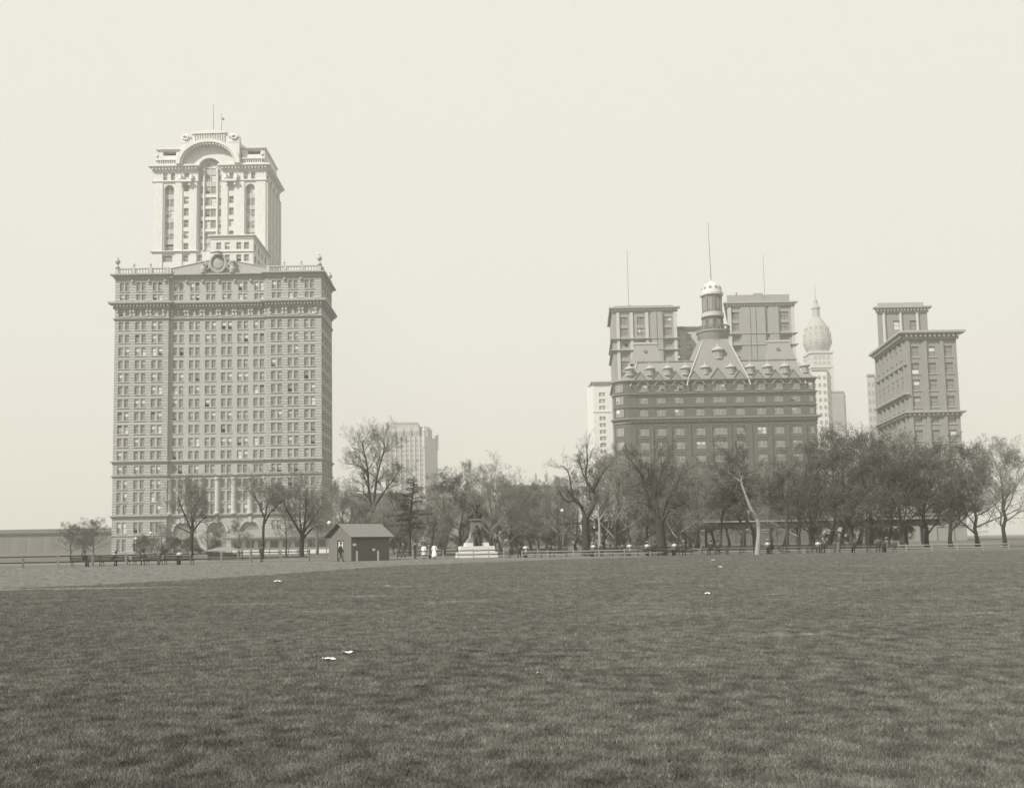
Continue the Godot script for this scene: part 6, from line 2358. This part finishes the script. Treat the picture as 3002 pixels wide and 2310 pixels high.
# one continuous body; j holds the joints of the pose
func body_mesh(pose: String, coat: float, legs: float, skirt := false) -> Mesh:
	var key := "body_%s_%.2f_%.2f_%s" % [pose, coat, legs, skirt]
	if mesh_cache.has(key): return mesh_cache[key]
	var skin := lin(0.36)
	var cc := lin(coat)
	var lc := lin(legs)
	var shoe := lin(0.03)
	var hair := lin(0.05)
	var hip := 0.95
	var lean := 0.0
	var knee := [Vector3(-0.10, 0.5, 0.03), Vector3(0.10, 0.5, 0.03)]
	var ankle := [Vector3(-0.10, 0.09, -0.01), Vector3(0.10, 0.09, -0.01)]
	var elbow := [Vector3(-0.27, -0.29, -0.03), Vector3(0.27, -0.29, -0.03)]
	var wrist := [Vector3(-0.26, -0.54, 0.06), Vector3(0.26, -0.54, 0.06)]
	if pose == "walk":
		knee = [Vector3(-0.09, 0.52, 0.16), Vector3(0.09, 0.5, -0.04)]
		ankle = [Vector3(-0.09, 0.10, 0.27), Vector3(0.09, 0.14, -0.30)]
		elbow = [Vector3(-0.26, -0.28, -0.11), Vector3(0.26, -0.28, 0.07)]
		wrist = [Vector3(-0.25, -0.52, -0.08), Vector3(0.24, -0.50, 0.22)]
	elif pose == "sit" or pose == "lean":
		hip = 0.56
		knee = [Vector3(-0.12, 0.54, 0.44), Vector3(0.12, 0.54, 0.44)]
		ankle = [Vector3(-0.12, 0.09, 0.42), Vector3(0.13, 0.09, 0.46)]
		elbow = [Vector3(-0.25, -0.28, 0.05), Vector3(0.25, -0.28, 0.05)]
		wrist = [Vector3(-0.14, -0.36, 0.27), Vector3(0.14, -0.37, 0.27)]
		if pose == "lean":
			lean = 0.36
			elbow = [Vector3(-0.22, -0.22, 0.16), Vector3(0.22, -0.22, 0.16)]
			wrist = [Vector3(-0.06, -0.24, 0.36), Vector3(0.06, -0.25, 0.36)]
	var ch := Vector3(0, hip + 0.47 - lean * 0.25, lean)
	var bones := []
	var cols := []
	var add := func(a: Vector3, b: Vector3, ra: float, rb: float, c: Color) -> void:
		bones.append([a, b, ra, rb])
		cols.append(c)
	add.call(Vector3(0, hip, 0), Vector3(0, hip + 0.14, lean * 0.2), 0.155, 0.14, cc)
	add.call(Vector3(0, hip + 0.14, lean * 0.2), ch - Vector3(0, 0.06, 0), 0.14, 0.165, cc)
	add.call(ch + Vector3(-0.15, 0, 0), ch + Vector3(0.15, 0, 0), 0.085, 0.085, cc)
	add.call(ch + Vector3(0, 0.05, 0), ch + Vector3(0, 0.16, 0.02 + lean * 0.15), 0.062, 0.056, skin)
	for s in 2:
		var sg := -1.0 if s == 0 else 1.0
		var sh := ch + Vector3(sg * 0.19, 0, 0)
		add.call(sh, ch + elbow[s], 0.066, 0.052, cc)
		add.call(ch + elbow[s], ch + wrist[s], 0.05, 0.036, cc)
		add.call(Vector3(sg * 0.09, hip - 0.02, 0.0), knee[s], 0.098, 0.066, lc)
		add.call(knee[s], ankle[s], 0.064, 0.045, lc)
		add.call(ankle[s] - Vector3(0, 0.035, 0.03), ankle[s] + Vector3(sg * 0.015, -0.048, 0.15), 0.048, 0.036, shoe)
	if skirt:
		if pose == "sit" or pose == "lean":
			add.call(Vector3(-0.08, hip, 0.1), Vector3(-0.1, 0.5, 0.42), 0.15, 0.14, lc)
			add.call(Vector3(0.08, hip, 0.1), Vector3(0.1, 0.5, 0.42), 0.15, 0.14, lc)
			add.call(Vector3(0, 0.45, 0.46), Vector3(0, 0.2, 0.48), 0.17, 0.19, lc)
		else:
			add.call(Vector3(0, hip + 0.08, 0), Vector3(0, 0.62, 0), 0.15, 0.28, lc)
			add.call(Vector3(0, 0.62, 0), Vector3(0, 0.46, 0), 0.28, 0.33, lc)
	elif pose == "stand" or pose == "walk":
		add.call(Vector3(0, hip, 0), Vector3(0, hip - 0.14, 0), 0.155, 0.16, cc)
	var mb := MB.new()
	blob(mb, bones, 0.027, 0.06, cols)
	# head
	var hd := ch + Vector3(0, 0.255, 0.03 + lean * 0.3)
	bones.clear()
	cols.clear()
	add.call(hd + Vector3(0, 0.045, -0.02), hd + Vector3(0, 0.05, 0.015), 0.09, 0.088, skin)
	add.call(hd + Vector3(0, -0.02, 0.03), hd + Vector3(0, -0.075, 0.05), 0.068, 0.042, skin)
	add.call(hd + Vector3(0, 0.03, 0.105), hd + Vector3(0, -0.005, 0.122), 0.011, 0.015, skin)
	add.call(hd + Vector3(-0.094, 0.02, 0.0), hd + Vector3(-0.09, -0.02, 0.0), 0.014, 0.012, skin)
	add.call(hd + Vector3(0.094, 0.02, 0.0), hd + Vector3(0.09, -0.02, 0.0), 0.014, 0.012, skin)
	add.call(hd + Vector3(-0.034, 0.028, 0.088), hd + Vector3(-0.03, 0.028, 0.089), 0.012, 0.012, hair)
	add.call(hd + Vector3(0.034, 0.028, 0.088), hd + Vector3(0.03, 0.028, 0.089), 0.012, 0.012, hair)
	add.call(hd + Vector3(-0.02, -0.045, 0.082), hd + Vector3(0.02, -0.045, 0.082), 0.009, 0.009, lin(0.18))
	add.call(hd + Vector3(0, 0.085, -0.03), hd + Vector3(0, 0.09, 0.03), 0.085, 0.07, hair)
	add.call(hd + Vector3(0, 0.03, -0.06), hd + Vector3(0, -0.04, -0.05), 0.075, 0.055, hair)
	blob(mb, bones, 0.014, 0.02, cols)
	for s in 2:
		bones = hand_bones(ch + wrist[s], (wrist[s] - elbow[s]).normalized(), Vector3(0.8 if s == 0 else -0.8, 0.0, 0.4).normalized(), 1.0 if s == 0 else -1.0)
		cols = []
		for q in bones: cols.append(skin)
		blob(mb, bones, 0.0085, 0.008, cols)
	mesh_cache[key] = mb.mesh(M.body)
	mesh_cache[key].set_meta("head", hd)
	return mesh_cache[key]

func hat_mesh(kind: String) -> Mesh:
	if mesh_cache.has("hat" + kind): return mesh_cache["hat" + kind]
	var mb := MB.new()
	if kind == "derby":
		mb.lathe([Vector2(0.0, -0.01), Vector2(0.155, -0.012), Vector2(0.16, 0.006), Vector2(0.108, 0.004), Vector2(0.106, 0.06), Vector2(0.085, 0.11), Vector2(0.04, 0.135), Vector2(0, 0.138)], 16)
		mesh_cache["hat" + kind] = mb.mesh(M.iron)
	elif kind == "boater":
		mb.lathe([Vector2(0.0, -0.005), Vector2(0.175, -0.006), Vector2(0.175, 0.006), Vector2(0.1, 0.008), Vector2(0.098, 0.085), Vector2(0, 0.088)], 16)
		mesh_cache["hat" + kind] = mb.mesh(M.canvas)
	else:
		mb.lathe([Vector2(0.0, -0.01), Vector2(0.23, -0.03), Vector2(0.235, -0.015), Vector2(0.11, 0.02), Vector2(0.1, 0.08), Vector2(0.05, 0.11), Vector2(0, 0.112)], 18)
		mesh_cache["hat" + kind] = mb.mesh(M.frame_dark)
	return mesh_cache["hat" + kind]

func build_people() -> void:
	var list := [
		# px, distance, pose, coat, legs, skirt, size, turn, hat, label; seated ones take the bench's distance
		[247, 0.0, "sit", 0.04, 0.04, false, 1.0, 170, "derby", "person in dark coat and hat seated at the far left end of the fence"],
		[327, 0.0, "lean", 0.04, 0.05, false, 1.0, 120, "derby", "person in dark clothes bent forward on a bench, left of the banded block"],
		[418, 0.0, "sit", 0.22, 0.06, false, 1.0, 200, "derby", "person in grey jacket seated before the left corner of the banded block"],
		[525, 0.0, "sit", 0.45, 0.10, true, 1.0, 220, "", "person in white blouse seated on a bench before the banded block"],
		[766, 98.6, "stand", 0.05, 0.05, false, 1.0, 150, "derby", "person in dark suit standing at the fence behind the slim bare tree"],
		[998, 90.2, "walk", 0.04, 0.04, false, 1.0, 75, "derby", "person in dark suit walking past the shed door"],
		[1242, 96.3, "stand", 0.80, 0.80, true, 0.86, 175, "", "left of two figures in white dresses near the pine tree"],
		[1273, 96.0, "stand", 0.80, 0.80, true, 0.88, 190, "", "right of two figures in white dresses near the pine tree"],
		[1258, 97.6, "stand", 0.10, 0.12, true, 0.95, 180, "wide", "person in dark dress standing between the two figures in white"],
		[1216, 104.0, "stand", 0.06, 0.07, false, 1.0, 60, "derby", "person in dark clothes standing under the pine tree"],
		[1182, 108.0, "walk", 0.12, 0.05, false, 1.0, 250, "derby", "person walking between the shed and the pine tree"],
		[1524, 0.0, "sit", 0.05, 0.05, false, 1.0, 185, "derby", "person in dark coat on the first bench right of the monument"],
		[1541, 0.0, "sit", 0.45, 0.10, true, 1.0, 180, "", "person in white blouse on the first bench right of the monument"],
		[1612, 0.0, "sit", 0.06, 0.06, false, 1.0, 190, "derby", "person in dark coat on the bench left of the forked tree"],
		[1740, 0.0, "sit", 0.45, 0.10, true, 1.0, 190, "wide", "person in white with wide hat just right of the forked tree's trunk"],
		[1765, 0.0, "sit", 0.06, 0.06, false, 1.0, 180, "derby", "person in dark coat beside the slender sycamore's trunk"],
		[1822, 0.0, "lean", 0.05, 0.05, false, 1.0, 160, "derby", "person bent forward on the bench right of the slender sycamore"],
		[1846, 0.0, "sit", 0.45, 0.60, true, 1.0, 180, "", "person in white on the bench right of the slender sycamore"],
		[1898, 0.0, "sit", 0.45, 0.08, true, 1.0, 170, "wide", "person in white with wide hat just left of the vase-shaped tree"],
		[1920, 0.0, "sit", 0.04, 0.04, false, 1.0, 185, "derby", "person in dark coat just left of the vase-shaped tree"],
		[1978, 0.0, "sit", 0.45, 0.10, true, 1.0, 180, "", "person in white on the bench right of the vase-shaped tree"],
		[2006, 0.0, "sit", 0.05, 0.05, false, 1.0, 170, "boater", "person with straw hat on the bench right of the vase-shaped tree"],
		[2086, 0.0, "sit", 0.04, 0.05, false, 1.0, 200, "derby", "left one of the close-sitting pair left of the leaning sycamore"],
		[2106, 0.0, "sit", 0.07, 0.05, false, 1.0, 165, "derby", "right one of the close-sitting pair left of the leaning sycamore"],
		[2252, 0.0, "sit", 0.45, 0.12, true, 1.0, 150, "boater", "person in white with straw hat just right of the leaning sycamore"],
		[2266, 0.0, "lean", 0.05, 0.05, false, 1.0, 190, "derby", "person in dark coat bent forward just right of the leaning sycamore"],
		[2398, 0.0, "lean", 0.45, 0.08, false, 1.0, 130, "", "crouching figure in white on a bench at the right"],
		[2420, 0.0, "sit", 0.06, 0.06, false, 1.0, 185, "derby", "person in dark coat beside the crouching figure in white"],
		[2508, 0.0, "sit", 0.04, 0.04, false, 1.0, 180, "derby", "person in dark coat on the bench before the dense trees"],
		[2578, 0.0, "sit", 0.05, 0.05, false, 1.0, 170, "derby", "person in dark coat on the bench at the right edge"],
		[2602, 0.0, "sit", 0.10, 0.06, true, 1.0, 190, "wide", "person with wide dark hat on the bench at the right edge"],
	]
	for q in list:
		var seated: bool = q[1] == 0.0
		var px: float = q[0]
		var pos := foot(px, q[1]) if not seated else foot(px, bench_d(px) + 0.12)
		if not seated: pos.y = 0.004
		var t := Node3D.new()
		t.name = numbered("person")
		add_child(t)
		t.position = pos
		t.rotation.y = deg_to_rad(q[7] if not seated else clampf(q[7], 155, 205))
		t.scale = Vector3.ONE * q[6]
		tag(t, q[9], "person", "people in the park")
		var m := body_mesh(q[2], q[3], q[4], q[5])
		inst("body", m, t)
		if q[8]:
			var hd: Vector3 = m.get_meta("head")
			inst("hat", hat_mesh(q[8]), t, hd + Vector3(0, 0.105, -0.005))


# ---------------------------------------------------------------- scraps of paper
func build_litter() -> void:
	for q in [[815, 1707, 0.42, "larger scrap of white paper on the lawn before the shed, to its left"], [1131, 1721, 0.22, "scrap of white paper on the lawn in front of the shed's right end"], [1017, 1920, 0.16, "upper of two white scraps low on the lawn below the shed"], [962, 1940, 0.16, "lower of two white scraps low on the lawn below the shed"], [2077, 1744, 0.24, "scrap of white paper on the lawn below the vase-shaped tree's right"], [2093, 1643, 0.3, "scrap of white paper near the benches left of the leaning sycamore"], [2113, 1664, 0.26, "scrap of white paper a little nearer than the one by the benches"], [1580, 1981, 0.07, "tiny white scrap in the middle foreground of the lawn"], [2456, 1652, 0.22, "scrap of white paper on the lawn before the dense trees"]]:
		var r := ray(q[0], q[1])
		var p := EYE + r * (-EYE.y / r.y)
		var mb := MB.new()
		var w: float = q[2]
		var lr := RandomNumberGenerator.new()
		lr.seed = int(q[0])
		var g := []
		for j in 4:
			var row := []
			for i in 5: row.append(Vector3((i / 4.0 - 0.5) * w + lr.randf_range(-0.02, 0.02), 0.03 + lr.randf_range(0.0, 0.06) * minf(1.0, w * 3), (j / 3.0 - 0.5) * w * 0.8 + lr.randf_range(-0.02, 0.02)))
			g.append(row)
		for j in 3:
			for i in 4:
				mb.quad(g[j][i], g[j + 1][i], g[j + 1][i + 1], g[j][i + 1])
				var dn := Vector3(0, -0.004, 0)
				mb.quad(g[j][i] + dn, g[j][i + 1] + dn, g[j + 1][i + 1] + dn, g[j + 1][i] + dn)
		var o := part("paper_scrap", mb, M.paper, self)
		o.position = Vector3(p.x, 0.0, p.z)
		o.rotation.y = lr.randf() * TAU
		tag(o, q[3], "paper", "paper scraps on the lawn")
